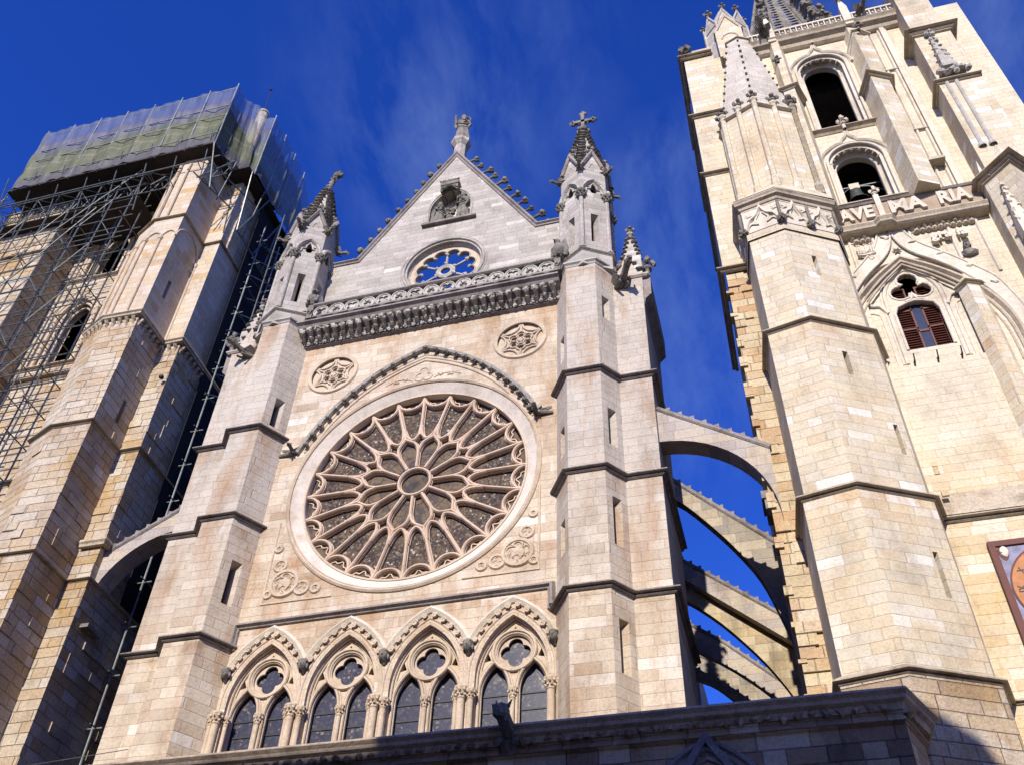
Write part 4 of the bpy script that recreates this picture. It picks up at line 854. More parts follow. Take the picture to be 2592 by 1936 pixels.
    link('gargoyle', GARGL, T, (mx(8.15), -.12, 32.95), .35*s*(1 if s > 0 else 1), (1, 1, 1))
    return T
turret(1); turret(-1)

# ================================================================== FLYING BUTTRESSES
def rs(pts, ya, yb):
    k = (yb+26)/(ya+26); return [(CAM.x+(x-CAM.x)*k, CAM.z+(z-CAM.z)*k) for x, z in pts]
def flying(name_label, top, bot, y0, y1, mat='arch', steps=8, parent=None, fill=None):
    """arch between two towers: top edge line and lower curve given in the facade plane, built from y0 to y1"""
    T = thing('flying_buttress', name_label, 'flying buttress', 'flying buttresses between front and towers')
    top = [(x, z-.2) for x, z in top]; outer = list(top)+list(reversed(bot))
    obj('arch', MB().plate(outer, [], y0, y1), mat, T)
    c = MB(); c.sweep(xz(top, y0-.001), (0, -1, 0), [(-.12, .07), (-.12, -(y1-y0)-.07), (.04, -(y1-y0)-.07), (.04, .02), (-.02, .07)]); obj('coping', c, 'string', T)
    sgn = 1
    for p in along([Vector((x, 0, z)) for x, z in top], steps+2)[1:-1]:
        b = MB().box(-.10, .10, y0-.05, y1+.05, -.04, .12)
        b.v = [(x, y, z+.04 if z > .1 and x*slope(top) < 0 else z) for x, y, z in b.v]
        o = obj('coping_block', b, 'string', T); o.location = (p.x, 0, p.z+.10)
    return T
def slope(top): return (top[-1][1]-top[0][1])/(top[-1][0]-top[0][0])
def archcurve(xa, za, xb, zb, n=14):
    """quarter-like curve: horizontal-ish at (xa, za), steep at (xb, zb)"""
    return [(xa+(xb-xa)*sin(pi/2*t/n), za+(zb-za)*(1-cos(pi/2*t/n))) for t in range(n+1)]
flying('topmost flying buttress, pale grey arch right of the right stair turret', [(9.1, 26.5), (12.75, 23.95)], archcurve(9.1, 24.75, 12.75, 20.9), .25, 1.0, 'arch', 8)
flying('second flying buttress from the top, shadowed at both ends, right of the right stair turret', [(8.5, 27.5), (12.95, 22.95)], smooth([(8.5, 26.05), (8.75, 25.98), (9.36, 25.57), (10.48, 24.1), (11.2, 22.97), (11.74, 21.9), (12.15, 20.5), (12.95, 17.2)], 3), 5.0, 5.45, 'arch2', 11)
flying('third flying buttress from the top, a straight pale beam over the ochre curve', rs([(8.3, 26.5), (13.2, 22.3)], 9.4, 12), rs([(8.3, 25.45), (13.2, 21.1)], 9.4, 12), 12.0, 12.4, 'arch', 13)
flying('fourth flying buttress from the top, a wide ochre curve under the third one', rs([(8.2, 26.25), (13.3, 21.8)], 10.4, 12.45), rs(smooth([(8.2, 24.85), (8.75, 24.58), (9.92, 23.45), (11.14, 21.89), (11.88, 20.68), (12.4, 19.6), (13.3, 17.5)], 3), 10.4, 12.45), 12.45, 12.8, 'arch_ochre', 0)
flying('fifth flying buttress from the top with a toothed coping', rs([(7.95, 25.95), (9.77, 24.54), (11.92, 22.46), (13.2, 21.2)], 13.6, 16.5), rs(smooth([(7.95, 24.4), (8.5, 24.2), (10, 23.1), (11.3, 21.85), (13.2, 19.4)], 3), 13.6, 16.5), 16.5, 16.85, 'arch', 13)
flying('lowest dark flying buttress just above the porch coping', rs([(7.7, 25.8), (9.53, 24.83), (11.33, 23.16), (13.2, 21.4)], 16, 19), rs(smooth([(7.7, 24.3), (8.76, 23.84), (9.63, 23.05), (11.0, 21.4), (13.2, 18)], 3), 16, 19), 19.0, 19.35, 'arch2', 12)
flying('single flying buttress left of the left stair turret, over the dark gap', [(-12.6, 23.55), (-9.35, 25.5)], list(reversed([(-9.35, 24.1)]+[(-9.35-(3.25)*sin(pi/2*t/14), 24.1-3.2*(1-cos(pi/2*t/14))) for t in range(1, 15)])), .3, 1.1, 'arch', 7)
# nave side behind the front
NV = thing('nave_side', 'dark shaded side wall of the church behind the right stair turret', 'church wall')
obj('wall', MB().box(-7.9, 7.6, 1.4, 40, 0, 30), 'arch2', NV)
PB = MB(); PB.prism([(7.45, 21.8), (7.85, 21.8), (7.85, 22.3), (7.45, 22.3)], 22, 28.2); PB.prism([(7.5, 21.9), (7.8, 21.9), (7.8, 22.2), (7.5, 22.2)], 28.2, 30.0, [(7.62, 22.0), (7.68, 22.0), (7.68, 22.1), (7.62, 22.1)])
for j in range(6): PB.blob((7.85-.03*j, 21.8, 27.6+.4*j), .15, 1, .3, seed=j)
obj('pinnacle', PB, 'gable', NV)

# ================================================================== RIGHT TOWER
T2 = thing('bell_tower', 'tall pale gold belfry tower with pierced stone spire on the right side of the photo', 'tower')
yW = .8
def rhole(cx, hw, zb, zs, rr=None, n=16): return [(cx-hw, zb)]+[(cx-hw*cos(pi*i/n), zs+(rr or hw)*sin(pi*i/n)) for i in range(n+1)]+[(cx+hw, zb)]
BW = [(18.88, 36.6, 39.75, 1.0), (18.92, 42.62, 48.1, 1.08)]
tw = MB().plate([(12.7, 0), (26.3, 0), (26.3, 51.6), (12.7, 51.6)], [rhole(cx, 1.22, zb, zs, 1.3) for cx, zb, zs, k in BW]+[[(17.35, 27.0), (17.35, 31.3)]+parch(19.08, 31.0, 1.73, 1.6, 0, 8)[1:-1]+[(20.8, 31.3), (20.8, 27.0)]], yW, 1.5)
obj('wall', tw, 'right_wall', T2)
tw = MB().box(12.9, 13.3, 1.5, 12, 0, 51.5).box(25.8, 26.2, 1.5, 12, 0, 51.5).box(13.3, 25.8, 11.6, 12, 0, 51.5).box(13.3, 25.8, 1.5, 11.6, 51.0, 51.5).box(13.3, 25.8, 1.5, 11.6, 35.4, 35.8).box(13.3, 25.8, 1.5, 11.6, 41.7, 42.1)
obj('inner_shell', tw, 'inner', T2)
obj('lower_wall', MB().plate([(17.0, 0), (26.2, 0), (26.2, 20.25), (17.0, 20.25)], [], .5, .79), 'right_wall', T2)
lw = MB(); string(lw, [(17.0, .5), (26.2, .5)], 20.05); string(lw, [(17.0, .5), (26.2, .5)], 14.2, STRS)
lw.add([(17.2, .5, 20.3), (26.2, .5, 20.3), (26.2, .8, 21.3), (17.2, .8, 21.3)], [(0, 1, 2, 3)])
obj('string_course', lw, 'rstring', T2)
# belfry openings
for n_, (cx, zb, zs, k) in enumerate(BW):
    w = MB()
    for d, y, hw in ((0, .72, 1.20), (0, .95, 1.10)):
        p = rhole(cx, hw, zb, zs, hw*1.06, 20); w.sweep(xz(p, y), (0, -1, 0), ROLL(.07, 8))
    p0 = rhole(cx, 1.22, zb, zs, 1.3, 20); p1 = rhole(cx, .86, zb, zs, .95, 20); w.loft(xz(p0, .82), xz(rhole(cx, 1.0, zb, zs, 1.1, 20), .86), (0, 0)); w.loft(xz(rhole(cx, 1.0, zb, zs, 1.1, 20), 1.2), xz(p1, 1.3), (0, 0)); w.loft(xz(rhole(cx, 1.18, zb, zs, 1.26, 20), .84), xz(rhole(cx, 1.0, zb, zs, 1.1, 20), 1.2), (0, 0)); w.loft(xz(p1, 1.3), xz(p1, 1.55), (0, 0))
    pl = rhole(cx, .88, zb+.01, zs, .97, 20); w.sweep(xz(pl, 1.28), (0, -1, 0), ROLL(.05, 6)); pl = rhole(cx, 1.42, zb, zs, 1.52, 20); w.sweep(xz(pl, .8), (0, -1, 0), ROLL(.05, 6))
    B = obj('belfry_window', w, 'carved_pale', T2)
    # the back side of the wall round the narrower inner opening
    obj('reveal_back', MB().plate([(cx-1.4, zb-.1), (cx+1.4, zb-.1), (cx+1.4, zs+1.5), (cx-1.4, zs+1.5)], [rhole(cx, .87, zb, zs, .96, 20)], 1.52, 1.6), 'inner', B)
    for i in range(9):
        a = pi*(i+.5)/9; link('ball_ornament', BALLD if n_ < 0 else bpy.data.meshes.get('stud') or meshdata('stud', MB().blob((0, 0, 0), .145, 1, .12, (1, 1.1, 1), 3), 'rstring'), B, (cx-1.06*cos(a), .98, zs+1.12*sin(a)))
    og = []
    hw = 1.50
    for q in range(13):
        a = pi*.5*q/13*.9; og.append((cx-hw*cos(a), zs+1.5*sin(a)))
    og += [(cx-.28, zs+1.72), (cx-.1, zs+1.95), (cx, zs+2.5)]; og = smooth(og, 2)
    og = og+[(2*cx-x, z) for x, z in reversed(og[:-1])]
    obj('ogee_hood', MB().sweep(xz(og, .8), (0, -1, 0), [(-.09, -.02), (-.09, .08), (0, .17), (.07, .1), (.09, -.02)]), 'carved_pale', B)
    link('finial', FIN['carved_pale'], B, (cx, .6, zs+2.35), 0, (1.3, 1.3, 1.5))
for z, y in ((42.35, .78), (36.5, .8)):
    lw = MB().sweep([(17.3, y, z), (20.3, y, z)], (0, 0, 1), [(-.1, .14), (.24, .06), (.26, -.02), (.1, -.1), (.02, -.2), (-.1, -.2)]); obj('window_sill', lw, 'rstring', T2)
rl = MB()
for z in (42.85, 43.05): rl.tube((17.9, 1.0, z), (19.9, 1.0, z), .02, 6)
obj('guard_rail', rl, 'steel', T2)
# bell
BL = thing('bell', 'green-grey bronze bell hanging in the lower belfry opening', 'bell')
b = MB().lathe((18.72, 2.1, 38.35), [(0, .98), (.16, .98), (.24, .9), (.28, .6), (.33, .3), (.45, .08), (.52, 0), (.48, -.02), (.3, .2)], 20); obj('bell_body', b, 'bronze', BL, smooth=True)
b = MB().box(18.5, 18.94, 1.98, 2.22, 39.35, 39.75); obj('yoke_block', b, 'carved_pale', BL)
b = MB().tube((18.2, 2.1, 39.3), (18.5, 2.1, 39.55), .03).tube((18.94, 2.1, 39.6), (19.35, 2.1, 39.5), .03).tube((19.35, 2.1, 39.5), (19.9, 2.1, 39.0), .025).tube((18.2, 2.1, 39.3), (18.1, 2.1, 38.9), .025).tube((17.2, 2.1, 39.62), (20.3, 2.1, 39.62), .05); obj('bell_lever', b, 'steel', BL)
# lettered balcony band
bb = MB().plate([(17.3, 34.75), (22.75, 34.75), (22.75, 35.98), (17.3, 35.98)], [], .42, .8); BAL = obj('balcony', bb, 'letter_back', T2)
b = MB().sweep([(17.2, .42, 36.02), (22.8, .42, 36.02)], (0, 0, 1), [(-.4, .08), (.06, .08), (.12, .02), (.06, -.06), (-.4, -.06)]); obj('coping', b, 'string', BAL)
b = MB().sweep([(17.2, .45, 34.68), (18.6, .45, 34.68), (18.78, .25, 34.68), (19.1, .25, 34.68), (19.28, .45, 34.68), (22.8, .45, 34.68)], (0, 0, 1), [(-.35, .06), (.20, .0), (.24, -.1), (.16, -.22), (.14, -.3), (.04, -.36), (-.35, -.4)]); obj('cornice', b, 'rstring', BAL)
def letters(txt, x, z, h, y, parent, mat, bold=.035, ext=.06, sx=1.0, name='inscription'):
    cu = bpy.data.curves.new('inscription', 'FONT'); cu.body = txt; cu.size = h/.69; cu.extrude = ext; cu.offset = bold; cu.space_character = 1.02; cu.resolution_u = 3
    to = bpy.data.objects.new('t', cu); C.objects.link(to); bpy.context.view_layer.update()
    me = bpy.data.meshes.new_from_object(to.evaluated_get(bpy.context.evaluated_depsgraph_get())); me.name = 'inscription'
    bpy.data.objects.remove(to); me.materials.clear(); me.materials.append(MX[mat])
    me.transform(Matrix.Rotation(pi/2, 4, 'X') @ Matrix.Diagonal((sx, 1, 1, 1)))
    o = bpy.data.objects.new(name, me); C.objects.link(o); o.parent = parent; o.location = (x, y, z); return o
letters('AVE', 17.32, 35.03, .72, .37, BAL, 'letter', .045, .08, .72)
letters('MA', 19.27, 35.03, .74, .37, BAL, 'letter', .045, .08, .86)
letters('RIA', 21.14, 35.03, .74, .37, BAL, 'letter', .045, .08, .72)
b = MB().box(18.84, 19.06, .3, .5, 34.7, 36.4); obj('balcony_post', b, 'carved_pale', BAL); link('finial', FIN['carved_pale'], BAL, (18.95, .4, 36.3), 0, (.95, .7, 1.25))
# panels with relief letters, crown and busts under the balcony
for x0_, x1_, tag_ in ((17.45, 18.35, 0), (19.75, 22.25, 1)):
    m_ = MB().sweep(xz([(x0_, 32.4 if tag_ == 0 else 33.3), (x0_, 34.42), (x1_, 34.42), (x1_, 33.0 if tag_ == 0 else 31.0)], .78), (0, -1, 0), ROLL(.07, 6))
    m_.sweep(xz([(x0_+.0, 34.1), (x1_, 34.1)], .78), (0, -1, 0), ROLL(.04, 6))
    PN_ = obj('relief_panel', m_, 'carved_pale', T2)
    n = int((x1_-x0_)/.23)
    for r_ in (0, 1):
        for i in range(n): link('ball_ornament', bpy.data.meshes['stud'], PN_, (x0_+.15+.23*i+(.11 if r_ else 0), .72, 34.28-.22*r_), 0, (.95, 1.1, .95))
letters('gra', 20.38, 33.2, .40, .62, PN_, 'carved_pale', .02, .09, 1.0)
letters('ia', 21.32, 33.2, .40, .62, PN_, 'carved_pale', .02, .09, 1.0)
obj('panel_rib', MB().tube((21.17, .76, 34.1), (21.17, .76, 32.0), .07, 6), 'carved_pale', T2)
for x, z in ((21.5, 32.35),): obj('bust_relief', MB().blob((x, .68, z+.22), .17, 3, .08, (.9, 1, 1.2), 2).blob((x, .72, z-.1), .28, 2, .15, (1.2, .6, .7), 3).blob((x-.05, .52, z+.2), .035, 1).blob((x, .66, z+.38), .14, 2, .2, (1, 1, .5), 5), 'carved', T2)
cwn = MB()
for i in range(5): a = pi*i/4; cwn.tube((17.92-.28*cos(a), .62, 33.2), (17.92-.34*cos(a)*.9, .6, 33.62), .035, 5); cwn.blob((17.92-.32*cos(a)*.9, .6, 33.68), .05, 1)
cwn.sweep(xz([(17.58+.68*i/8, 33.2-.06*sin(pi*i/8)) for i in range(9)], .68), (0, -1, 0), ROLL(.07, 6)); cwn.blob((17.92, .72, 33.4), .2, 2, .1, (1, .6, .9), 2)
obj('crown_relief', cwn, 'carved_pale', T2)
# great ogee arch over the shuttered window
oR = smooth([(19.06, 36.0), (19.35, 34.9), (19.79, 33.58), (20.3, 32.9), (20.9, 32.2), (21.46, 31.44), (21.98, 30.65), (22.25, 29.7), (22.45, 28.6), (22.5, 27.0)], 3)
iR_ = smooth([(19.04, 34.4), (19.14, 33.8), (19.35, 33.2), (19.72, 32.68), (20.35, 32.04), (20.87, 31.36), (21.38, 30.51), (21.8, 29.5), (22.05, 28.4), (22.1, 27.0)], 3)
mirx = lambda P_: [(38.08-x, z) for x, z in P_]
outer_ = oR+list(reversed(iR_)); band = MB().plate([(19.04, 35.0)]+oR[4:]+list(reversed(iR_)), [], .70, .8); q_ = MB().plate([(19.04, 35.0)]+mirx(oR[4:])+list(reversed(mirx(iR_))), [], .704, .8)
for P_ in (oR[3:], iR_): band.sweep(xz(P_, .70), (0, -1, 0), ROLL(.05, 6)); q_.sweep(xz(list(reversed(mirx(P_))), .70), (0, -1, 0), ROLL(.05, 6))
for j in range(9):
    p = along([Vector((x, .68, z)) for x, z in smooth([(19.3, 34.0), (20.0, 33.0), (21.2, 31.7), (22.1, 29.8)], 4)], 9)[j]
    (band if j % 2 else q_).blob((p.x if j % 2 else 38.08-p.x, .68, p.z), .12, 1, .5, (1.2, .5, .8), j)
obj('ogee_band', band, 'carved_pale', T2); obj('ogee_band', q_, 'carved_pale', T2)
cr_ = smooth([(19.04, 32.72), (19.6, 32.25), (20.04, 31.87), (20.79, 31.06), (21.32, 30.28), (21.67, 29.57), (21.94, 28.66), (22.02, 27.73), (22.02, 26.8)], 2)
big = list(reversed(mirx(cr_)))[:-1]+cr_
m_ = MB()
for k, (d, r, y) in enumerate(((0, .07, .74), (.22, .06, .78), (.42, .05, .8))):
    p = [(19.04+(x-19.04)*(1-d/3.2), z-d*.9) for x, z in big]; m_.sweep(xz(p, y), (0, -1, 0), ROLL(r, 8))
m_.sweep(xz(big, .8), (0, -1, 0), [(-.05, -.02), (-.05, .14), (.05, .16), (.12, .02), (.12, -.02)])
obj('great_arch_moulding', m_, 'rstring', T2)
stx = MB(); 
for j in range(6): a = j*pi/3; stx.add([(19.05, .66, 33.15), (19.05+.22*cos(a), .74, 33.15+.22*sin(a)), (19.05+.1*cos(a+pi/6), .74, 33.15+.1*sin(a+pi/6)), (19.05+.1*cos(a-pi/6), .74, 33.15+.1*sin(a-pi/6))], [(0, 1, 2), (0, 3, 1)])
obj('star_relief', stx, 'carved', T2)
# the shuttered window
SW = thing('x', '', ''); bpy.data.objects.remove(SW)
ys = 1.0
out_ = [(17.3, 26.9), (17.3, 31.3)]+parch(19.08, 31.0, 1.75, 1.62, 0, 8)[1:-1]+[(20.85, 31.3), (20.85, 26.9)]
head = [(18.22, 27.9), (18.22, 29.85), (18.35, 30.2), (18.75, 30.38), (19.03, 30.45), (19.31, 30.38), (19.7, 30.2), (19.83, 29.85), (19.83, 27.9)]
tri = foil(19.05, 31.17, 3, .43, .40, 8); 
sw = obj('shuttered_window', MB().plate(out_, [head, tri], ys, 1.25), 'right_wall', T2)
mo = MB(); mo.sweep(xz(head, ys), (0, -1, 0), ROLL(.06, 8)); mo.sweep(xz(tri, ys), (0, -1, 0), ROLL(.05, 6), True)
mo.sweep(xz([(18.05, 27.2), (18.05, 30.5)]+parch(19.05, 30.6, 1.0, 1.62, 0, 10)+[(20.05, 30.5), (20.05, 27.2)], ys), (0, -1, 0), ROLL(.08, 8))
mo.sweep(xz([(17.92, 27.2), (17.92, 30.5)]+parch(19.05, 30.6, 1.13, 1.80, 0, 10)+[(20.18, 30.5), (20.18, 27.2)], ys), (0, -1, 0), ROLL(.05, 8))
for s in (-1, 1):
    c_ = smooth([(19.05+s*1.05, 29.9), (19.05+s*1.25, 30.35), (19.05+s*1.55, 30.45), (19.05+s*1.85, 30.9)], 4); mo.sweep(xz(c_, ys-.05), (0, -1, 0), ROLL(.07, 8))
    c_ = smooth([(19.05+s*1.3, 27.0), (19.05+s*1.3, 29.6), (19.05+s*1.45, 30.0), (19.05+s*1.7, 30.1)], 4); mo.sweep(xz(c_, ys), (0, -1, 0), ROLL(.05, 8))
mo.sweep(xz(smooth([(18.7, 30.4), (18.95, 30.5), (19.05, 30.8), (19.15, 30.5), (19.4, 30.4)], 3), ys-.03), (0, -1, 0), ROLL(.05, 6))
obj('window_moulding', mo, 'carved_pale', sw)
for s in (-1, 1):
    sh = MB(); xa_, xb_ = (18.24, 18.88) if s < 0 else (19.22, 19.82)
    for a_, b_ in ((xa_, xa_+.06), (xb_-.06, xb_)): sh.box(a_, b_, 1.2, 1.26, 27.95, 31.3)
    for z in (27.95, 29.1, 30.1, 31.3): sh.box(xa_, xb_, 1.2, 1.26, z, z+.09)
    z = 28.1
    while z < 31.2: sh.add([(xa_+.05, 1.19, z), (xb_-.05, 1.19, z), (xb_-.05, 1.27, z+.11), (xa_+.05, 1.27, z+.11)], [(0, 1, 2, 3)]); z += .125
    obj('shutter', sh, 'wood', sw)
pz = MB().box(18.88, 19.22, 1.24, 1.26, 27.95, 31.0); obj('pane', pz, 'pane', sw); obj('glazing_bar', MB().box(18.8, 19.25, 1.2, 1.23, 28.95, 29.05).box(18.2, 19.9, 1.3, 1.34, 27.7, 31.0), 'wood', sw)
for x in (18.21, 18.99, 19.78): obj('iron_hook', MB().tube((x, .82, 27.1), (x, .62, 27.0), .03, 6).tube((x, .62, 27.0), (x+.02, .56, 27.28), .028, 6).tube((x, .78, 26.95), (x, .62, 27.0), .035), 'iron', T2)
ip = MB(); ip.prism([(20.55, .8), (20.85, .45), (21.25, .62), (21.4, .8)], 20.5, 30.3); string(ip, [(20.5, .8), (20.83, .42), (21.27, .6), (21.45, .8)], 30.35, STRS); ip.prism([(20.55, .8), (20.85, .45), (21.25, .62), (21.4, .8)], 30.4, 31.2, [(20.9, .8), (20.95, .75), (21.0, .76), (21.1, .8)])
obj('wall_pilaster', ip, 'right', T2)
# putlog holes / missing stones
ph = MB().box(17.55, 17.75, .45, .55, 21.0, 21.2).box(17.62, 17.78, .77, .83, 22.1, 22.6); obj('missing_stone', ph, 'rough', T2)
# turret with the spirelet --------------------------------------------------
TS = thing('stair_turret', 'pale three-sided stair turret with crocketed roof on the front of the right tower', 'turret')
w = MB(); w0 = MB(); dk = MB(); sm = MB()
def tplan(o, y0=0): return [(13.22-o*.6, .9), (13.42-o, -1.33-o), (14.86, -1.64-o*1.2), (16.90+o, -.52-o), (17.28+o, .9)]
stg = [(0, 14.1, .22), (14.1, 20.05, .12), (20.05, 27.45, .03), (27.45, 33.2, -.08), (33.2, 35.1, -.02)]
for k, (z0, z1, o) in enumerate(stg):
    Q = tplan(o)
    for i, (a, b) in enumerate(zip(Q, Q[1:])):
        L = hypot(b[0]-a[0], b[1]-a[1]); sl = []
        if i == 2 and k == 3: sl = [(L*.42, 31.0, .2, 1.15, .1)]
        if i == 2 and k == 2: sl = [(L*.42, 25.65, .2, 1.1, .1), (L*.86, 22.5, .16, 1.25, .1)]
        if i == 2 and k == 1: sl = [(L*.78, 17.4, .16, 1.5, .1)]
        wallface(w if k else w0, a, b, z0-(.3 if k else 0), z1+.02, sl, dk)
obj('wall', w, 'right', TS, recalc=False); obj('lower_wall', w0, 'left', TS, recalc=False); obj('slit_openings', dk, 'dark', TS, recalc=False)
for z, o in ((14.15, .18), (20.1, .1), (27.5, .0)): string(sm, tplan(o), z)
string(sm, tplan(.0), 35.2, [(-.1, .12), (.26, .04), (.30, -.06), (.24, -.14), (.22, -.22), (.10, -.28), (.06, -.40), (-.1, -.44)])
obj('string_course', sm, 'rstring', TS)
# carved ogee frieze under the turret cornice
Q = tplan(-.02)
for i, nn in ((1, 1), (2, 2), (0, 1)):
    a = Vector((*Q[i], 0)); b_ = Vector((*Q[i+1], 0)); t = (b_-a).normalized(); L = (b_-a).length; inw = Vector((-t.y, t.x, 0))
    for j in range(nn):
        w0 = L/nn; u0 = w0*j; fz = MB()
        l_ = smooth([(u0+.06, 33.35), (u0+w0*.16, 33.9), (u0+w0*.36, 34.15), (u0+w0*.5, 34.65)], 4); r_ = [(2*u0+w0-x, z) for x, z in reversed(l_[:-1])]
        fz.sweep(xz(l_+r_, 0), (0, -1, 0), [(-.06, -.02), (-.06, .12), (.02, .16), (.07, .04), (.07, -.02)])
        for s in (-1, 1):
            c_ = smooth([(u0+w0*.5+s*w0*.44, 33.5), (u0+w0*.5+s*w0*.3, 33.75), (u0+w0*.5+s*w0*.14, 33.65), (u0+w0*.5+s*w0*.18, 33.9), (u0+w0*.5+s*w0*.05, 34.3)], 3); fz.sweep(xz(c_, 0), (0, -1, 0), [(-.04, -.02), (-.04, .09), (.04, .09), (.04, -.02)])
            fz.blob((u0+w0*.5+s*w0*.36, 0, 34.35), .15, 2, .5, (1.2, .5, .9), j+i)
        fz.sweep(xz([(u0+.02, 34.72), (u0+w0-.02, 34.72)], 0), (0, -1, 0), ROLL(.05, 6))
        fz.xform(lambda p: a+t*p.x+inw*p.y+Vector((0, 0, p.z))); obj('ogee_frieze', fz, 'carved_pale', TS)
        p = a+t*(u0+w0)-inw*.12; obj('carved_boss', MB().blob((p.x, p.y, 33.42), .17, 3, .25, (1, 1, 1.1), i*3+j, 2).tube((p.x, p.y, 33.5), (p.x, p.y, 34.6), .06, 6), 'carved', TS)
obj('frieze_field', MB().add([(x, y, z) for z in (33.3, 35.0) for x, y in tplan(.0)], [(i, i+1, i+6, i+5) for i in range(4)]), 'carved_pale', TS)
up = MB(); Ub = tplan(.05); Ut = [(13.35, .9), (13.62, -.42), (15.1, -1.02), (16.82, -.2), (17.12, .9)]
up.add([(x, y, 35.28) for x, y in tplan(.22)]+[(x, y, 36.75) for x, y in Ut], [(i, i+1, i+6, i+5) for i in range(4)]); obj('sloped_base', up, 'right', TS)
w = MB()
for a, b in zip(Ut, Ut[1:]): wallface(w, a, b, 36.6, 43.2)
obj('upper_stage', w, 'right', TS, recalc=False)
s_ = MB(); string(s_, Ut, 43.15, [(-.1, .16), (.14, .05), (.16, -.05), (.06, -.12), (-.1, -.16)]); obj('parapet_string', s_, 'rstring', TS)
ups = []
for a, b in zip(Ut[1:], Ut[2:]): ups += [a, ((a[0]+b[0])/2, (a[1]+b[1])/2)]
ups.append(Ut[3]); ups.append(((Ut[0][0]*.2+Ut[1][0]*.8), -.1))
for x, y in ups:
    obj('shaft', MB().lathe((x, y-.04, 0), [(.2, 36.3), (.19, 37.0), (.13, 37.2), (.13, 43.3), (.2, 43.4), (.2, 43.5), (.1, 43.5)], 8), 'right', TS); link('finial', FIN['carved'], TS, (x, y-.04, 43.4), 0, (1.35, 1.35, 1.5))
ap = [(14.72, .9), (14.75, .15), (15.3, -.05), (15.85, .2), (15.9, .9)]
rf = MB().add([(x, y, 43.25) for x, y in Ut]+[(x, y, 51.6) for x, y in ap], [(i, i+1, i+6, i+5) for i in range(4)]); RF = obj('spire', rf, 'pale_roof', TS)
for i in (1, 2, 3):
    for j in range(11):
        t = (j+.6)/11.2; x = Ut[i][0]*(1-t)+ap[i][0]*t; y = Ut[i][1]*(1-t)+ap[i][1]*t
        link('crocket', DISC, RF, (x, y-.05, 43.25+8.35*t), 0, (.33, .45, .9))
obj('roof_hole', MB().box(14.35, 14.6, -.05, .35, 46.9, 47.2), 'dark', RF)
s_ = MB(); string(s_, ap, 51.65, [(-.1, .12), (.1, .03), (.1, -.04), (-.1, -.1)]); obj('cap_string', s_, 'rstring', TS)
# inner pier left of the turret -----------------------------------------------
w = MB(); wallface(w, (12.44, 6), (12.44, .45), 0, 33.3); wallface(w, (12.44, .45), (13.6, .45), 0, 33.3); w.box(12.45, 13.6, .5, 6, 33.2, 33.3); proud(w, (12.44, .45), (13.6, .45), 12, 33, .35, 5, .4, .02, .09)
IP = obj('inner_pier', w, 'rough', T2, recalc=False)
w = MB()
for z0, z1, o in ((33.3, 40.2, 0), (40.2, 45.2, .0), (45.2, 51.3, .06)):
    wallface(w, (12.36+o, 6), (12.36+o, .34+o), z0, z1); wallface(w, (12.36+o, .34+o), (13.95, .34+o), z0, z1)
obj('pier_shaft', w, 'right', T2, recalc=False)
s_ = MB()
for z, o in ((33.3, .05), (40.25, 0), (45.3, .03), (51.35, .05)): string(s_, [(12.36-o, 6), (12.36-o, .34-o), (13.9, .34-o)], z)
s_.prism([(12.3, .3), (13.95, .3), (13.95, 3), (12.3, 3)], 51.4, 52.0); obj('pier_string', s_, 'rstring', T2)
for j in range(14): obj('ragged_stone', MB().box(12.36-random.random()*.07, 12.6, .36, .8, 14+j*1.35+random.random(), 14.3+j*1.35+random.random()), 'rough', T2)
obj('pier_ledge', MB().box(12.2, 12.6, .5, 1.5, 21.9, 22.2).box(12.28, 12.6, .55, 1.5, 21.5, 21.9), 'string', T2)
obj('gargoyle', MB().blob((12.6, .2, 52.1), .22, 2, .4, (1.2, 1, 1), 4).blob((12.35, .1, 51.9), .15, 2, .4, seed=5), 'carved', T2)
# block pier behind the spirelet, octagonal pinnacle, pilasters -------------------
w = MB().box(14.42, 15.6, .3, 2.2, 50.5, 53.4).plate([(14.42, 53.4), (15.6, 53.4), (15.02, 54.95)], [], .3, 2.2); w.box(14.3, 14.45, .25, 1.2, 50.6, 53.6).box(15.58, 15.7, .25, 1.2, 51.8, 53.6)
obj('gabled_pier', w, 'right', T2)
m_ = MB().sweep(xz([(14.3, 53.3), (15.02, 55.1), (15.72, 53.3)], .3), (0, -1, 0), [(-.08, -.5), (-.08, .08), (.05, .06), (.06, -.5)]).sweep(xz(parch(15.02, 52.5, .42, .5, 0, 6), .3), (0, -1, 0), ROLL(.05, 6)); obj('pier_gable_moulding', m_, 'rstring', T2)
ok_ = MB(); ocx, ocy = 15.15, 2.9; oct8 = lambda r: [(ocx+r*sin(pi/4*i+pi/8), ocy-r*cos(pi/4*i+pi/8)) for i in range(8)]
ok_.prism(oct8(1.25), 51, 57.4); ok_.prism(oct8(1.3), 57.4, 61.0, oct8(.1)); obj('octagonal_pinnacle', ok_, 'gable', T2)
m_ = MB()
for i in range(8):
    a = pi/4*i+pi/8; b = a+pi/4; A = (ocx+1.3*sin(a), ocy-1.3*cos(a), 57.3); B = (ocx+1.3*sin(b), ocy-1.3*cos(b), 57.3); M_ = ((A[0]+B[0])/2, (A[1]+B[1])/2, 58.9)
    m_.tube(A, M_, .07, 6); m_.tube(M_, B, .07, 6)
    link('finial', FIN['carved'], T2, (M_[0], M_[1], 58.8), 0, (1.1, 1.1, 1.2)); m_.tube((A[0], A[1], 51), (A[0], A[1], 57.4), .09, 6)
    m_.add([A, B, M_], [(0, 1, 2)])
obj('pinnacle_gables', m_, 'gable', T2)
w = MB(); w.prism([(16.75, .8), (16.9, .25), (17.25, .2), (17.5, .8)], 45.6, 51.3); w.prism([(16.55, .8), (16.68, -.1), (17.2, -.2), (17.55, .8)], 36.0, 45.3)
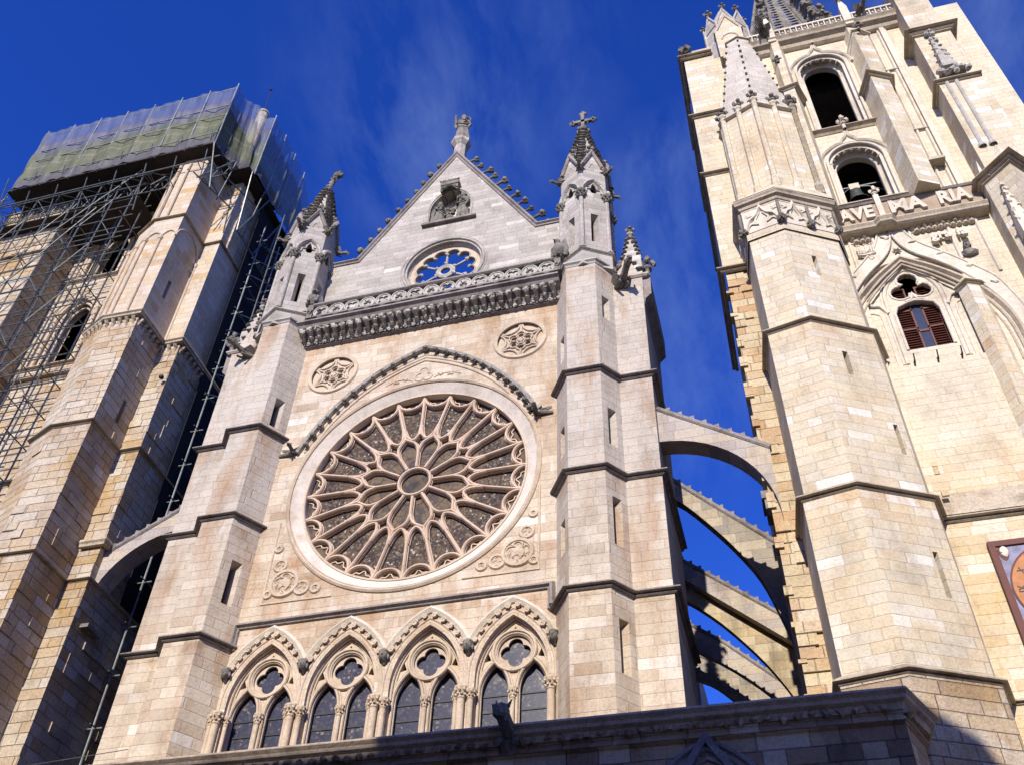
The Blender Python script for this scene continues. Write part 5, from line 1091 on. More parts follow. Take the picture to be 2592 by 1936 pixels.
w.prism([(16.55, .8), (16.68, -.1), (17.2, -.2), (17.55, .8)], 45.3, 46.2, [(16.7, .8), (16.9, .25), (17.25, .2), (17.5, .8)])
string(w, [(16.5, .8), (16.66, -.12), (17.22, -.22), (17.6, .8)], 45.25, STR); obj('left_pilaster', w, 'right', T2)
link('finial', FIN['carved'], T2, (16.95, .2, 48.6), 0, (1.2, 1.2, 1.0))
w = MB(); w.prism([(20.25, .8), (20.56, -.3), (21.4, .12), (21.5, .8)], 36.0, 44.6); w.prism([(20.45, .8), (20.8, .05), (21.5, .35), (21.55, .8)], 44.4, 49.4); w.prism([(20.5, .8), (20.7, .3), (21.2, .45), (21.3, .8)], 49.3, 51.4)
string(w, [(20.2, .8), (20.54, -.34), (21.46, .1), (21.5, .8)], 44.7); w.prism([(20.25, .8), (20.56, -.3), (21.4, .12), (21.5, .8)], 44.7, 45.5, [(20.45, .8), (20.8, .05), (21.5, .35), (21.55, .8)])
w.sweep([(20.35, .78, 48.7), (20.75, .0, 49.7), (21.1, .12, 49.9), (21.6, .3, 49.5)], (0, 0, 1), [(-.05, .1), (.06, .05), (.06, -.05), (-.05, -.1)]); obj('right_pilaster', w, 'right', T2)
link('finial', FIN['carved'], T2, (21.1, .05, 49.75), 0, (1.2, 1.2, .9))
# sunk panels right of the belfry openings
m_ = MB()
for x in (21.75, 22.15, 22.5): m_.tube((x, .76, 36.1), (x, .76, 50.6), .07, 6)
m_.box(22.22, 22.44, .6, .8, 36.0, 50.8)
for z in (50.5, 46.4, 41.0): m_.sweep([(21.55, .8, z), (22.45, .8, z)], (0, 0, 1), STRS)
obj('panel_moulding', m_, 'carved_pale', T2)
obj('water_spout', MB().box(21.45, 22.15, .3, .8, 38.05, 38.2), 'rstring', T2)
# great corner buttress ------------------------------------------------------------
w = MB(); s_ = MB()
def bp(o, f=0): return [(23.12-o, .9), (23.12-o, -.3-o-f), (24.7+o, -.3-o-f), (24.7+o, 3.0)]
for z0, z1, o in ((42.5, 47.2, .02), (47.2, 58.0, -.06)):
    Q = bp(o)
    for a, b in zip(Q, Q[1:]): wallface(w, a, b, z0, z1)
Q = [(22.85, .9), (22.85, .0), (23.72, -.85), (24.5, -.05), (24.7, 3.0)]
for a, b in zip(Q, Q[1:]): wallface(w, a, b, 0, 35.4)
Q2 = bp(.1)
for a, b in zip(Q2, Q2[1:]): wallface(w, a, b, 35.3, 42.5)
w.prism([(22.85, 3), (22.85, .0), (23.72, -.85), (24.5, -.05), (24.7, 3.0)], 35.6, 37.2, [(23.1, 3), (23.05, .0), (23.8, -.42), (24.5, -.0), (24.7, 3.0)])
obj('corner_buttress', w, 'right', T2, recalc=False)
string(s_, [(22.82, .9), (22.82, .0), (23.72, -.9), (24.55, -.05), (24.7, 3.0)], 35.5, CORN); string(s_, bp(.06), 47.3, CORN); string(s_, bp(.12)[:3], 42.5, STR); string(s_, bp(0)[:3], 58, STR)
obj('buttress_string', s_, 'rstring', T2)
# carved canopy, niche shafts and pinnacle on the face of the corner buttress
cv = MB()
for x in (23.35, 23.75): cv.tube((x, -.42, 37.3), (x, -.42, 42.6), .09, 7); cv.lathe((x, -.42, 37.2), [(.16, 0), (.16, .15), (.09, .3)], 8)
cv.prism([(23.15, -.75), (24.3, -.75), (24.3, -.35), (23.15, -.35)], 42.9, 43.3, [(23.25, -.6), (24.2, -.6), (24.2, -.35), (23.25, -.35)])
cv.prism([(23.4, -.8), (24.0, -.8), (24.0, -.3), (23.4, -.3)], 43.3, 46.6, [(23.66, -.45), (23.74, -.45), (23.74, -.36), (23.66, -.36)])
for j in range(12): cv.blob((23.42+.02*j+(.0 if j % 2 else .5-.03*j), -.72+.02*j, 43.2+.28*j), .11, 1, .4, seed=j)
for j in range(9): cv.blob((23.15+.15*j, -.72, 42.9+.1*sin(j*2.2)), .16, 1, .45, seed=j+30)
for j in range(5): cv.blob((23.7+.12*cos(j*1.3), -.5, 46.7+.09*j), .13, 1, .4, seed=j+50)
obj('carved_canopy', cv, 'carved_light', T2)
cv = MB()
for px_, py_ in ((23.2, -.52), (24.1, -.55)):
    cv.prism([(px_-.22, py_-.22), (px_+.22, py_-.22), (px_+.22, py_+.2), (px_-.22, py_+.2)], 31.2, 32.0); cv.prism([(px_-.2, py_-.2), (px_+.2, py_-.2), (px_+.2, py_+.2), (px_-.2, py_+.2)], 32.0, 34.6, [(px_-.03, py_), (px_+.03, py_), (px_+.03, py_+.05), (px_-.03, py_+.05)]); cv.tube((px_, py_+.1, 20.5), (px_, py_+.1, 31.2), .09, 8)
    for j in range(9): cv.blob((px_+.2*(1-j/9)*(1 if j % 2 else -1), py_-.2*(1-j/9), 32+.29*j), .1, 1, .4, seed=j)
obj('niche_pinnacle', cv, 'carved_pale', T2)
# far right wing
w = MB()
Q = [(24.7, 2.1), (26.1, 2.1), (26.1, 8)]
for a, b in zip(Q, Q[1:]): wallface(w, a, b, 41.8, 53.4)
Q = [(24.7, 2.0), (26.3, 2.0), (26.3, 8)]
for a, b in zip(Q, Q[1:]): wallface(w, a, b, 0, 41.9)
w.prism([(24.6, 2.0), (26.1, 2.0), (26.1, 4), (24.6, 4)], 53.4, 54.4, [(24.9, 2.3), (25.8, 2.3), (25.8, 3.4), (24.9, 3.4)]); obj('side_pier', w, 'right', T2, recalc=False)
s_ = MB(); string(s_, [(24.7, 2.05), (26.15, 2.05), (26.15, 6)], 48.0, STR); string(s_, [(24.7, 2.05), (26.15, 2.05), (26.15, 6)], 53.4, STR); string(s_, [(25.15, 2.0), (26.0, 2.0)], 42.4, STR); obj('side_string', s_, 'rstring', T2)
link('finial', FIN['carved'], T2, (25.3, 2.7, 54.3), 0, (1.8, 1.8, 1.2))
for j in range(10): link('crocket', DISC, T2, (26.1+.06*j, 2.0-.02*j, 45.2-.55*j), .5, (.7, .7, 1.2))
# top cornice, balustrade and spire ----------------------------------------------------
s_ = MB().sweep([(15.6, .7, 51.0), (23.2, .7, 51.0)], (0, 0, 1), [(-.3, .3), (.55, .2), (.62, .08), (.5, -.05), (.44, -.18), (.2, -.3), (.12, -.5), (.0, -.58), (-.3, -.58)]); obj('top_cornice', s_, 'rstring', T2)
TB = MB().box(15.6, 23.2, .28, .42, 52.0, 52.14).box(15.6, 23.2, .26, .44, 51.25, 51.35)
for i in range(26): x = 15.8+i*.285; TB.box(x-.03, x+.03, .3, .4, 51.3, 52.05); TB.blob((x+.14, .35, 51.72), .08, 1, .2); TB.tube((x, .35, 51.35), (x+.28, .35, 51.68), .03, 5); TB.tube((x+.28, .35, 51.35), (x, .35, 51.68), .03, 5)
obj('top_balustrade', TB, 'carved_pale', T2)
for x in (17.0, 20.9): obj('balustrade_post', MB().box(x-.2, x+.2, .15, .5, 50.8, 52.7).prism([(x-.2, .15), (x+.2, .15), (x+.2, .5), (x-.2, .5)], 52.7, 53.9, [(x-.03, .3), (x+.03, .3), (x+.03, .36), (x-.03, .36)]), 'carved_pale', T2); link('finial', FIN['carved'], T2, (x, .32, 53.4), 0, (1.2, 1.2, 1.2))
link('gargoyle', GARG, T2, (21.5, .1, 51.6), .5, (1, 1, 1)); link('gargoyle', GARG, T2, (16.75, .1, 51.6), -.3, (1, 1, 1))
SPc = (18.9, 6.4)
def so(r): return [(SPc[0]+r*sin(pi/4*i+pi/8), SPc[1]-r*cos(pi/4*i+pi/8)) for i in range(8)]
obj('spire_drum', MB().prism(so(3.3), 50, 56.5), 'gable', T2)
SPO = MB(); zb_, zt_, rb, rt = 56.5, 72.0, 3.2, .15
A8 = so(rb); B8 = so(rt)
for i in range(8):
    a, b = A8[i], A8[(i+1) % 8]; c, d = B8[i], B8[(i+1) % 8]
    def PP(u, v, a=a, b=b, c=c, d=d): return (a[0]*(1-u)*(1-v)+b[0]*u*(1-v)+c[0]*(1-u)*v+d[0]*u*v, a[1]*(1-u)*(1-v)+b[1]*u*(1-v)+c[1]*(1-u)*v+d[1]*u*v)
    SPO.tube((*a, zb_), (*c, zt_), .2, 6, .08)
    rows = 26
    for col in range(2):
        for r_ in range(rows):
            v0 = r_/rows*.9; v1 = (r_+1)/rows*.9; u0 = .02+.48*col; u1 = u0+.48
            O = [(u0, v0), (u1, v0), (u1, v1), (u0, v1)]; uc = (u0+u1)/2; vc = (v0+v1)/2
            H = [(uc+.145*cos(q), vc+(v1-v0)*.33*sin(q)) for q in [2*pi*j/8+pi/8 for j in range(8)]]
            z_ = lambda v: zb_+(zt_-zb_)*v
            # frame: four quads strips joining the square to the octagonal hole
            pts = [(*PP(u, v), z_(v)) for u, v in O+H]
            SPO.add(pts, [(0, 1, 10, 9), (1, 11, 10), (1, 2, 4, 11), (2, 5, 4), (2, 3, 6, 5), (3, 7, 6), (3, 0, 8, 7), (0, 9, 8)])
SO = obj('spire', SPO, 'carved', T2, recalc=False)
for i in range(8):
    for j in range(10):
        v = (j+.3)/22; r = rb*(1-v)+rt*v+.2; a = pi/4*i+pi/8
        if len([1]) and i < 8: link('spire_crocket', CROC, SO, (SPc[0]+r*sin(a), SPc[1]-r*cos(a), zb_+(zt_-zb_)*v), a, (2.2, 2.2, 2.4))
# inner side wall of the tower, seen behind the flying buttresses
obj('inner_wall', MB().box(12.75, 12.9, 1.5, 20, 0, 33), 'rough', T2)

# ------------------------------------------------------------------ painted clock
CK = thing('wall_clock', 'square painted clock with orange hour ring in a red-brown frame on the right tower', 'clock')
cx0, cz0, hf = 19.88, 17.4, 1.55
fr = MB().sweep([(cx0-hf, .33, cz0-hf), (cx0-hf, .33, cz0+hf), (cx0+hf, .33, cz0+hf), (cx0+hf, .33, cz0-hf)], (0, -1, 0), [(-.09, -.12), (-.09, .05), (.09, .05), (.11, 0), (.11, -.12)], True); obj('frame', fr, 'frame_red', CK)
obj('board', MB().box(cx0-hf, cx0+hf, .34, .42, cz0-hf, cz0+hf), 'clock_blue', CK)
def disc(r0, r1, y): return MB().plate(circ(cx0, cz0, r1, 48), [circ(cx0, cz0, r0, 48)] if r0 else [], y, y+.02)
obj('hour_ring', disc(.98, 1.38, .31), 'clock_orange', CK); obj('ring_border', disc(1.38, 1.43, .305), 'frame_red', CK); obj('ring_border', disc(.93, .98, .305), 'frame_red', CK); obj('dial_centre', disc(0, .93, .31), 'clock_pale', CK)
NUM = ['XII', 'I', 'II', 'III', 'IIII', 'V', 'VI', 'VII', 'VIII', 'IX', 'X', 'XI']
for i, tx in enumerate(NUM):
    a = pi/2-2*pi*i/12
    o = letters(tx, 0, 0, .2, 0, CK, 'iron', .004, .004, .8, 'hour_numeral'); wd = max(v.co.x for v in o.data.vertices)/2
    o.data.transform(Matrix.Translation((-wd, 0, -.1))); o.rotation_euler = (0, -(a-pi/2)*1.0, 0); o.location = (cx0+1.18*cos(a), .30, cz0+1.18*sin(a))
obj('clock_hand', MB().tube((cx0, .26, cz0), (cx0+.5, .26, cz0+.62), .03, 6, .015).tube((cx0, .27, cz0), (cx0-.42, .27, cz0+.15), .035, 6, .02), 'iron', CK)
for sx in (-1, 1):
    for sz in (-1, 1): obj('corner_mask', MB().blob((cx0+sx*1.27, .32, cz0+sz*1.27), .15, 3, .06, (.8, .35, 1.2), 5).blob((cx0+sx*1.27-.08, .30, cz0+sz*1.27-.02), .05, 1, .1), 'clock_pale', CK); obj('corner_wing', MB().blob((cx0+sx*1.3, .335, cz0+sz*1.25), .2, 2, .2, (.8, .1, 1.2), 6), 'frame_red', CK)

# ================================================================== LEFT TOWER
T3 = thing('bell_tower', 'patchy ochre tower with its top wrapped in scaffold sheeting on the left side', 'tower')
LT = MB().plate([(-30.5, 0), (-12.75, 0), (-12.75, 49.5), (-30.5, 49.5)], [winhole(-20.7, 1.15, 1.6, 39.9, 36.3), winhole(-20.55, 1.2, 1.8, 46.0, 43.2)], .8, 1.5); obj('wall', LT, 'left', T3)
obj('inner_shell', MB().box(-30, -13, 11.6, 12, 0, 49).box(-30, -13, 1.5, 12, 48.4, 48.9).box(-30, -13, 1.5, 12, 42.2, 42.5).box(-13.4, -13, 1.5, 12, 0, 49).box(-30, -29.6, 1.5, 12, 0, 49), 'inner', T3)
for cx, zs, zb, h in ((-20.7, 39.9, 36.3, 1.6), (-20.55, 46.0, 43.2, 1.8)):
    w = MB()
    for d, y, r in ((0, .78, .1), (.16, .72, .08), (-.2, .95, .09), (-.38, 1.15, .08), (.34, .76, .06)):
        a = 1.15+d; w.sweep(xz([(cx-a, zb)]+parch(cx, zs, a, h+d, 0, 8)+[(cx+a, zb)], y), (0, -1, 0), ROLL(r, 8))
    a = .66; w.loft(xz([(cx-1.15, zb)]+parch(cx, zs, 1.15, h, 0, 8)+[(cx+1.15, zb)], .8), xz([(cx-a, zb)]+parch(cx, zs, a, h*.75, 0, 8)+[(cx+a, zb)], 1.45), (0, 0))
    w.sweep([(cx-1.9, .8, zb-.05), (cx+1.9, .8, zb-.05)], (0, 0, 1), STR)
    obj('belfry_window', w, 'carved_cream', T3)
s_ = MB(); string(s_, [(-30, .8), (-13, .8)], 35.3, CORN); string(s_, [(-30, .8), (-13, .8)], 28.6, STR); obj('string_course', s_, 'left', T3)
def b1(o): return [(-17.1-o, .9), (-16.75-o, -1.45-o), (-15.35, -2.05-o), (-13.62+o, -2.0-o), (-13.62+o, .03-o), (-12.62+o, .03-o), (-12.62+o, 6)]
w = MB(); w2 = MB(); dk = MB(); s_ = MB()
for z0, z1, o, mt in ((0, 21.9, .18, w), (21.9, 28.4, .06, w), (28.4, 35.0, -.02, w), (35.0, 43.0, -.12, w2), (43.0, 49.0, -.25, w2)):
    Q = b1(o)
    for i, (a, b) in enumerate(zip(Q, Q[1:])):
        L = hypot(b[0]-a[0], b[1]-a[1]); sl = []
        if i == 3 and z0 == 0: sl = [(L*.7, 14.8, .22, 1.5, .2)]
        if i == 3 and z0 == 28.4: sl = [(L*.62, 30.3, .22, 1.3, .2)]
        if i == 3 and z0 == 35.0: sl = [(L*.45, 38.2, .24, 1.3, .2)]
        wallface(mt, a, b, z0-.3, z1+.02, sl, dk)
        if z1 < 36: proud(mt, a, b, max(z0, 12), z1-.6, .16 if i in (3, 5) else .10, i+int(z0), .4)
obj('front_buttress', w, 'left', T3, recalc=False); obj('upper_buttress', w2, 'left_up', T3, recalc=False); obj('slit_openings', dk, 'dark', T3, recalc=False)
string(s_, b1(.12), 21.95); string(s_, b1(.02), 28.5); string(s_, b1(-.18), 43.05); string(s_, b1(.0), 35.25, [(-.2, .24), (.22, .10), (.26, .0), (.18, -.06), (.16, -.14), (-.2, -.14)])
obj('buttress_string', s_, 'rstring', T3)
Q = b1(-.02); cbm = MB()
for i in (0, 1, 2, 3, 4, 5):
    a = Vector((*Q[i], 0)); b_ = Vector((*Q[i+1], 0)); 
    if i == 5: b_ = a.lerp(b_, .35)
    t = (b_-a).normalized(); nrm = Vector((t.y, -t.x, 0)); n = max(2, int((b_-a).length/.3))
    for j in range(n):
        p = a+t*((b_-a).length*(j+.5)/n); cbm.tube(p+Vector((0, 0, 34.65))-nrm*.05, p+nrm*.16+Vector((0, 0, 35.0)), .075, 6, .09)
obj('corbel_table', cbm, 'left', T3)
# shafts and blind arches on the upper stage
Q = b1(-.12)
def wallarc(p, q, n, z0, z1, first=0, last=None, side=1):
    a = Vector((*p, 0)); b_ = Vector((*q, 0)); t = (b_-a).normalized(); L = (b_-a).length; nrm = Vector((t.y, -t.x, 0))
    ws = L/n
    for j in range(n+1):
        P0 = a+t*(ws*j)
        if (j == 0 and first) or (j == n and last): continue
        m_ = MB().lathe((P0.x+nrm.x*.05, P0.y+nrm.y*.05, 0), [(.14, z0), (.14, z0+.12), (.075, z0+.25), (.075, z1), (.12, z1+.05), (.13, z1+.25)], 8); obj('shaft', m_, 'carved_cream', T3)
    for j in range(n):
        m_ = MB().sweep(xz(parch(ws*(j+.5), z1+.2, ws/2, ws*.62, 0, 6), 0), (0, -1, 0), ROLL(.05, 6)); m_.xform(lambda pp: a+t*pp.x-nrm*pp.y+Vector((0, 0, pp.z))+nrm*.02); obj('blind_arch', m_, 'carved_cream', T3)
wallarc(Q[1], Q[2], 2, 35.5, 41.2, 0, 0); wallarc(Q[2], Q[3], 2, 35.5, 41.2, 1, 1); wallarc(Q[3], Q[4], 1, 35.5, 41.2, 1, 0); wallarc((-13.74, -.05), (-13.74, .35), 1, 35.5, 40.4, 1, 0)
for x in (-15.5, -14.9): obj('upper_shaft', MB().tube((x, -1.86, 43.3), (x, -1.86, 48.5), .07, 6), 'carved_cream', T3)
# lower moulded block on the inner pier and small ledge
obj('pier_moulding', MB().sweep([(-13.45, -.15, 23.6), (-12.4, -.15, 23.6), (-12.4, 1.2, 23.6)], (0, 0, 1), [(-.1, .3), (.1, .25), (.14, .12), (.08, .05), (.06, -.06), (-.1, -.06)]), 'rstring', T3)
obj('stone_ledge', MB().box(-12.45, -12.1, .3, 1.2, 20.2, 20.35), 'string', T3)
obj('spotlight', MB().blob((-12.75, -.2, 32.7), .12, 2, .05), 'iron', T3)
# left corner buttress
w = MB(); s_ = MB(); b2 = lambda o: [(-27.5-o, .9), (-27.5-o, -1.2-o), (-22.75+o, -1.2-o), (-22.75+o, .9)]
for z0, z1, o in ((0, 35, .2), (35, 43.6, .08), (43.6, 49, -.15)):
    for a, b in zip(b2(o), b2(o)[1:]): wallface(w, a, b, z0-.2, z1+.02); proud(w, a, b, max(z0, 24), z1-.6, .12, int(z0), .4)
obj('corner_buttress', w, 'left', T3, recalc=False); string(s_, b2(.02), 43.65); string(s_, b2(.15), 35.2, STR); obj('corner_string', s_, 'rstring', T3)
# top: belvedere cylinder with lightning rod
TL = MB().lathe((-13.7, .6, 0), [(.33, 49), (.33, 57.2), (.4, 57.3), (.36, 57.45), (.25, 57.6), (0, 57.7)], 16); obj('chimney_turret', TL, 'gable', T3)
obj('lightning_rod', MB().tube((-13.7, .6, 57.6), (-13.9, .6, 61.0), .035, 6, .02).lathe((-13.88, .6, 60.4), [(0, 0), (.1, .08), (0, .16)], 8), 'iron', T3)
SCT = MB().box(-27.5, -13.5, -.4, 8, 49.0, 50.5); obj('tower_top', SCT, 'left_up', T3)
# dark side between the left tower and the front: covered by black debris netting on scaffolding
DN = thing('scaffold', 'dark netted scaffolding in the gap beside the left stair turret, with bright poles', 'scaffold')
obj('netting_and_shade_sheet', MB().box(-12.5, -12.45, 2.0, 19.4, 0, 48.8), 'net_and_shade', DN)
obj('netting_and_shade_sheet', MB().box(-12.0, -6.0, 19.4, 19.45, 0, 33), 'net_and_shade', DN)  # black sheet standing in for the shaded nave aisle at the far end
for x, y, m_ in ((-12.2, 2.5, 0), (-12.1, 4.1, 1), (-12.1, 5.9, 2), (-12.1, 7.9, 2), (-12.1, 10.4, 2)):
    obj('upright', MB().tube((x, y, 0), (x, y, 47.5 if m_ < 2 else 44), .04, 6), 'steel_pale' if m_ < 2 else 'steel', DN)
for k in range(22):
    z = 3+k*2.05
    obj('ledger', MB().tube((-12.45, 2.5, z), (-11.8, 2.5, z), .03, 6).tube((-12.4, 4.1, z-.5), (-11.7, 4.1, z-.5), .03, 6), 'steel_pale', DN)
    obj('transom', MB().tube((-12.05, 2.1, z), (-12.05, 12, z), .028, 5), 'steel', DN)
    if k % 2 == 0: obj('brace', MB().tube((-12.0, 4.1, z), (-12.0, 7.9, z+4), .026, 5), 'steel', DN)

# ------------------------------------------------------------------ scaffold round the left tower
SC = thing('scaffold', 'steel tube scaffold in front of the left tower under the sheeted top', 'scaffold')
xs = [-27.6, -26.2, -24.8, -23.4, -22.0, -20.6, -19.2, -17.9]; yr = (-1.75, -.9)
rnd = random.Random(4)
for i, x in enumerate(xs):
    for y in yr: obj('upright', MB().tube((x, y, 26), (x+rnd.uniform(-.05, .05), y, 50.5), .042, 6), 'steel', SC)
lv = [27+1.95*k for k in range(12)]
for z in lv:
    for y in yr: obj('ledger', MB().tube((-28.3, y-.04, z), (-17.3, y-.04, z+rnd.uniform(-.05, .05)), .036, 6), 'steel', SC)
    obj('guard_rail', MB().tube((-28.3, -1.8, z+.95), (-17.5, -1.8, z+.95), .03, 6), 'steel', SC)
for k, z in enumerate(lv[:-1]):
    for i in range(0, 7):
        if (i+k) % 2 == 0: obj('brace', MB().tube((xs[i], -1.8, z), (xs[i+1], -1.8, z+1.95), .03, 5) if k % 2 else MB().tube((xs[i+1], -1.8, z), (xs[i], -1.8, z+1.95), .03, 5), 'steel', SC)
for k, z in enumerate(lv):
    for i in (1, 3, 5, 7): obj('transom', MB().tube((xs[i], -2.1, z+.05), (xs[i], .6, z+.05), .032, 5), 'steel', SC)
# long raking braces and cantilever lattice under the sheeting
for a, b in (((-28, -1.85, 33), (-20, -1.85, 46)), ((-26, -1.9, 40), (-18, -1.9, 49))): obj('long_brace', MB().tube(a, b, .035, 5), 'steel', SC)
for j, (y, z) in enumerate(((-1.2, 48.5), (-1.2, 47.6), (-2.2, 47.9))):
    obj('lattice_chord', MB().tube((-27.5, y, z), (-12.8, y, z), .045, 6), 'steel', SC)
for i in range(20):
    x = -27.5+i*.74
    obj('lattice_web', MB().tube((x, -1.2, 48.5), (x+.37, -1.2, 47.6), .025, 5).tube((x+.37, -1.2, 47.6), (x+.74, -1.2, 48.5), .025, 5), 'steel', SC)
    if i % 2 == 0: obj('lattice_tie', MB().tube((x, -2.2, 47.9), (x, -1.2, 47.6), .028, 5).tube((x, -2.2, 47.9), (x+.7, -1.2, 48.5), .028, 5), 'steel', SC)
for i in range(8):
    x = -27+i*1.9; obj('bracket', MB().tube((x, -2.6, 50.3), (x-.3, -1.5, 45.5), .035, 5), 'steel', SC)
for i, (a, b) in enumerate((((-13.3, -2.5, 49), (-12.9, -1.9, 45.3)), ((-13.9, -2.4, 46.4), (-12.9, .6, 46.4)), ((-12.1, -.2, 49), (-12.3, .5, 44.5)), ((-12.3, .5, 44.5), (-12.2, 3.6, 44.5)), ((-12.0, 1.2, 49), (-12.2, 1.0, 44.5)), ((-12.0, 3.4, 49), (-12.2, 3.4, 44.3)), ((-12.2, .5, 44.5), (-12.0, 1.8, 49)), ((-12.2, 2.2, 44.5), (-12.0, 3.5, 49)), ((-13.4, -2.4, 47.5), (-12.2, 1.0, 47.5)), ((-12.7, -1, 49), (-13.0, -1, 45.5)), ((-13.6, -2.3, 45.9), (-12.6, -1.2, 48.8)))):
    obj('side_tube', MB().tube(a, b, .045, 6), 'steel', SC)
for i in range(26):
    x = rnd.uniform(-18, -12.8); y = rnd.uniform(-2.5, .5); z = rnd.uniform(45.8, 48.8); L = rnd.uniform(.8, 2.2); dr = rnd.choice(((1, 0, 0), (0, 1, 0), (.7, 0, .7), (.3, .6, .7)))
    obj('tie_tube', MB().tube((x, y, z), (x+dr[0]*L, y+dr[1]*L*.6, z+dr[2]*L*.7), .03, 5), 'steel', SC)
for i in range(9):
    z = 34+i*1.5; obj('gap_tube', MB().tube((-12.3, 2.4, z), (-11.6, 5.5, z+.1), .035, 5), 'steel', SC); obj('gap_tube', MB().tube((-12.2, 2.4+.2*(i % 3), z), (-11.9, 6.4, z+2.6), .03, 5), 'steel', SC)
for y in (3.3, 5.0, 6.8, 9.0): obj('gap_upright', MB().tube((-11.8, y, 30), (-11.8, y, 49.5), .04, 6), 'steel', SC)
# side bay with scaffold sticking out at the far left
for i in range(9): obj('outrigger', MB().tube((-30.5, -2, 38+i*1.3), (-26.5, -2, 38.2+i*1.3), .032, 5).tube((-30.2+.2*i, -2.05, 37.5+i*1.2), (-27, -2.05, 39.6+i*1.2), .028, 5), 'steel', SC)
for x in (-30.2, -29.1): obj('upright', MB().tube((x, -2, 36), (x, -2, 49.5), .038, 6), 'steel', SC)
obj('platform', MB().box(-26.6, -13.3, -2.5, .2, 48.92, 49.06).box(-13.3, -12.1, -.6, 4.5, 48.92, 49.06).box(-26.6, -12.2, .2, 6, 48.9, 49.0), 'boards', SC)
obj('added_shade_deck', MB().box(-27.2, -17.6, -1.7, .75, 46.4, 46.48), 'boards', SC)  # deck added so that it darkens the tower wall behind
obj('lower_platform', MB().box(-29.6, -26.0, -1.6, 1.2, 44.2, 44.35).box(-29.6, -27.2, -1.6, -1.5, 44.3, 46.0), 'boards', SC)
def sheet(A, B, TA, TB, name='sheeting', nx=26, nz=14, amp=.13, seed=0):
    m_ = MB(); r_ = random.Random(seed); A, B, TA, TB = map(Vector, (A, B, TA, TB)); nrm = (B-A).cross(TA-A).normalized(); vs = []
    for j in range(nz+1):
        for i in range(nx+1):
            u, v = i/nx, j/nz; p = A.lerp(B, u).lerp(TA.lerp(TB, u), v); bay = u*7.0
            p += nrm*amp*(1.5*sin(pi*(bay % 1))*sin(pi*v)**.5*-1+sin(i*1.7+seed)*.25+sin(j*1.1+i*.6)*.3)
            if j == 0: p.z += .05*sin(i*2.1)
            vs.append(p)
    fs = [(j*(nx+1)+i, j*(nx+1)+i+1, (j+1)*(nx+1)+i+1, (j+1)*(nx+1)+i) for j in range(nz) for i in range(nx)]
    return obj(name, m_.add(vs, fs), 'net', SC, recalc=False)
sheet((-26.3, -2.55, 49.0), (-13.35, -2.5, 49.0), (-26.4, -2.65, 55.0), (-13.2, -2.6, 55.0), nx=60)
sheet((-13.35, -2.5, 49.0), (-13.25, -1.5, 49.0), (-13.2, -2.6, 55.0), (-13.2, -1.7, 55.0), nx=6, seed=2)
sheet((-13.25, -1.5, 49.0), (-12.4, -.15, 49.0), (-13.2, -1.7, 55.0), (-12.55, -1.0, 55.0), nx=8, seed=3)
sheet((-12.4, -.15, 49.0), (-11.95, -.12, 49.0), (-12.75, -.25, 55.0), (-11.95, -.15, 55.0), nx=4, seed=4)
sheet((-11.95, -.12, 49.0), (-11.9, 4.1, 49.0), (-11.95, -.15, 55.0), (-11.95, 4.3, 55.0), nx=16, seed=5)
sheet((-11.9, 4.1, 47.6), (-12.6, 6.3, 47.6), (-11.95, 4.3, 55.0), (-12.7, 6.4, 55.0), nx=8, seed=6)
sheet((-26.4, 4.0, 49.0), (-26.3, -2.55, 49.0), (-26.5, 4.0, 55.0), (-26.4, -2.65, 55.0), nx=10, seed=7)
obj('sheet_floor', MB().box(-26.2, -13.5, -2.2, 5, 51.0, 51.05).box(-26.2, -13.5, -2.2, 5, 53.1, 53.15), 'boards', SC)
for i in range(8):
    x = -26.3+i*1.86; obj('net_pole', MB().tube((x, -2.45, 48.9), (x, -2.62, 55.25), .04, 6), 'steel_pale', SC)
for z in (50.0, 51.9, 53.0, 54.95): obj('net_rail', MB().tube((-26.3, -2.5, z), (-13.3, -2.55, z), .035, 6), 'steel_pale', SC)
for y in (-.1, 1.3, 2.7, 4.1): obj('net_pole', MB().tube((-12.0, y, 48.9), (-12.0, y, 55.3), .04, 6), 'steel_pale', SC)

# ================================================================== PORCH IN FRONT
PO = thing('porch', 'shaded brown porch front with carved frieze along the bottom of the photo', 'porch')
yP = -4.35
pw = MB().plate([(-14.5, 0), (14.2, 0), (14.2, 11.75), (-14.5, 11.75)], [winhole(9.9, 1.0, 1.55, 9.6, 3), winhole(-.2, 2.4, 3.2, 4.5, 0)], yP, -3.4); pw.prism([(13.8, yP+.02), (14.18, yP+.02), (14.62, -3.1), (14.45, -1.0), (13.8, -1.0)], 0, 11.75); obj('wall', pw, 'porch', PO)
obj('roof_slab', MB().box(-14.5, 14.0, yP+.25, .0, 11.3, 11.70), 'porch', PO)
arm = MB()
for d in (.12, .32, .5): arm.sweep(xz([(9.9-1.0-d, 9.6)]+parch(9.9, 9.6, 1.0, 1.55, d, 8)+[(9.9+1.0+d, 9.6)], yP), (0, -1, 0), ROLL(.07, 6))
obj('gable_moulding', MB().sweep(xz([(7.9, 8.8), (9.9, 11.75), (11.9, 8.8)], yP), (0, -1, 0), [(-.08, -.02), (-.08, .12), (.08, .12), (.08, -.02)]), 'string', PO)
obj('arch_moulding', arm, 'string', PO)
cp_ = MB().sweep([(-15, yP, 12.3), (14.15, yP, 12.3), (14.7, -3.05, 12.3), (14.5, -1.0, 12.3)], (0, 0, 1), [(-.7, .40), (.0, .22), (.28, .10), (.34, .02), (.26, -.06), (.24, -.14), (.14, -.2), (.1, -.34), (-.1, -.36)]); obj('coping', cp_, 'porch_coping', PO)
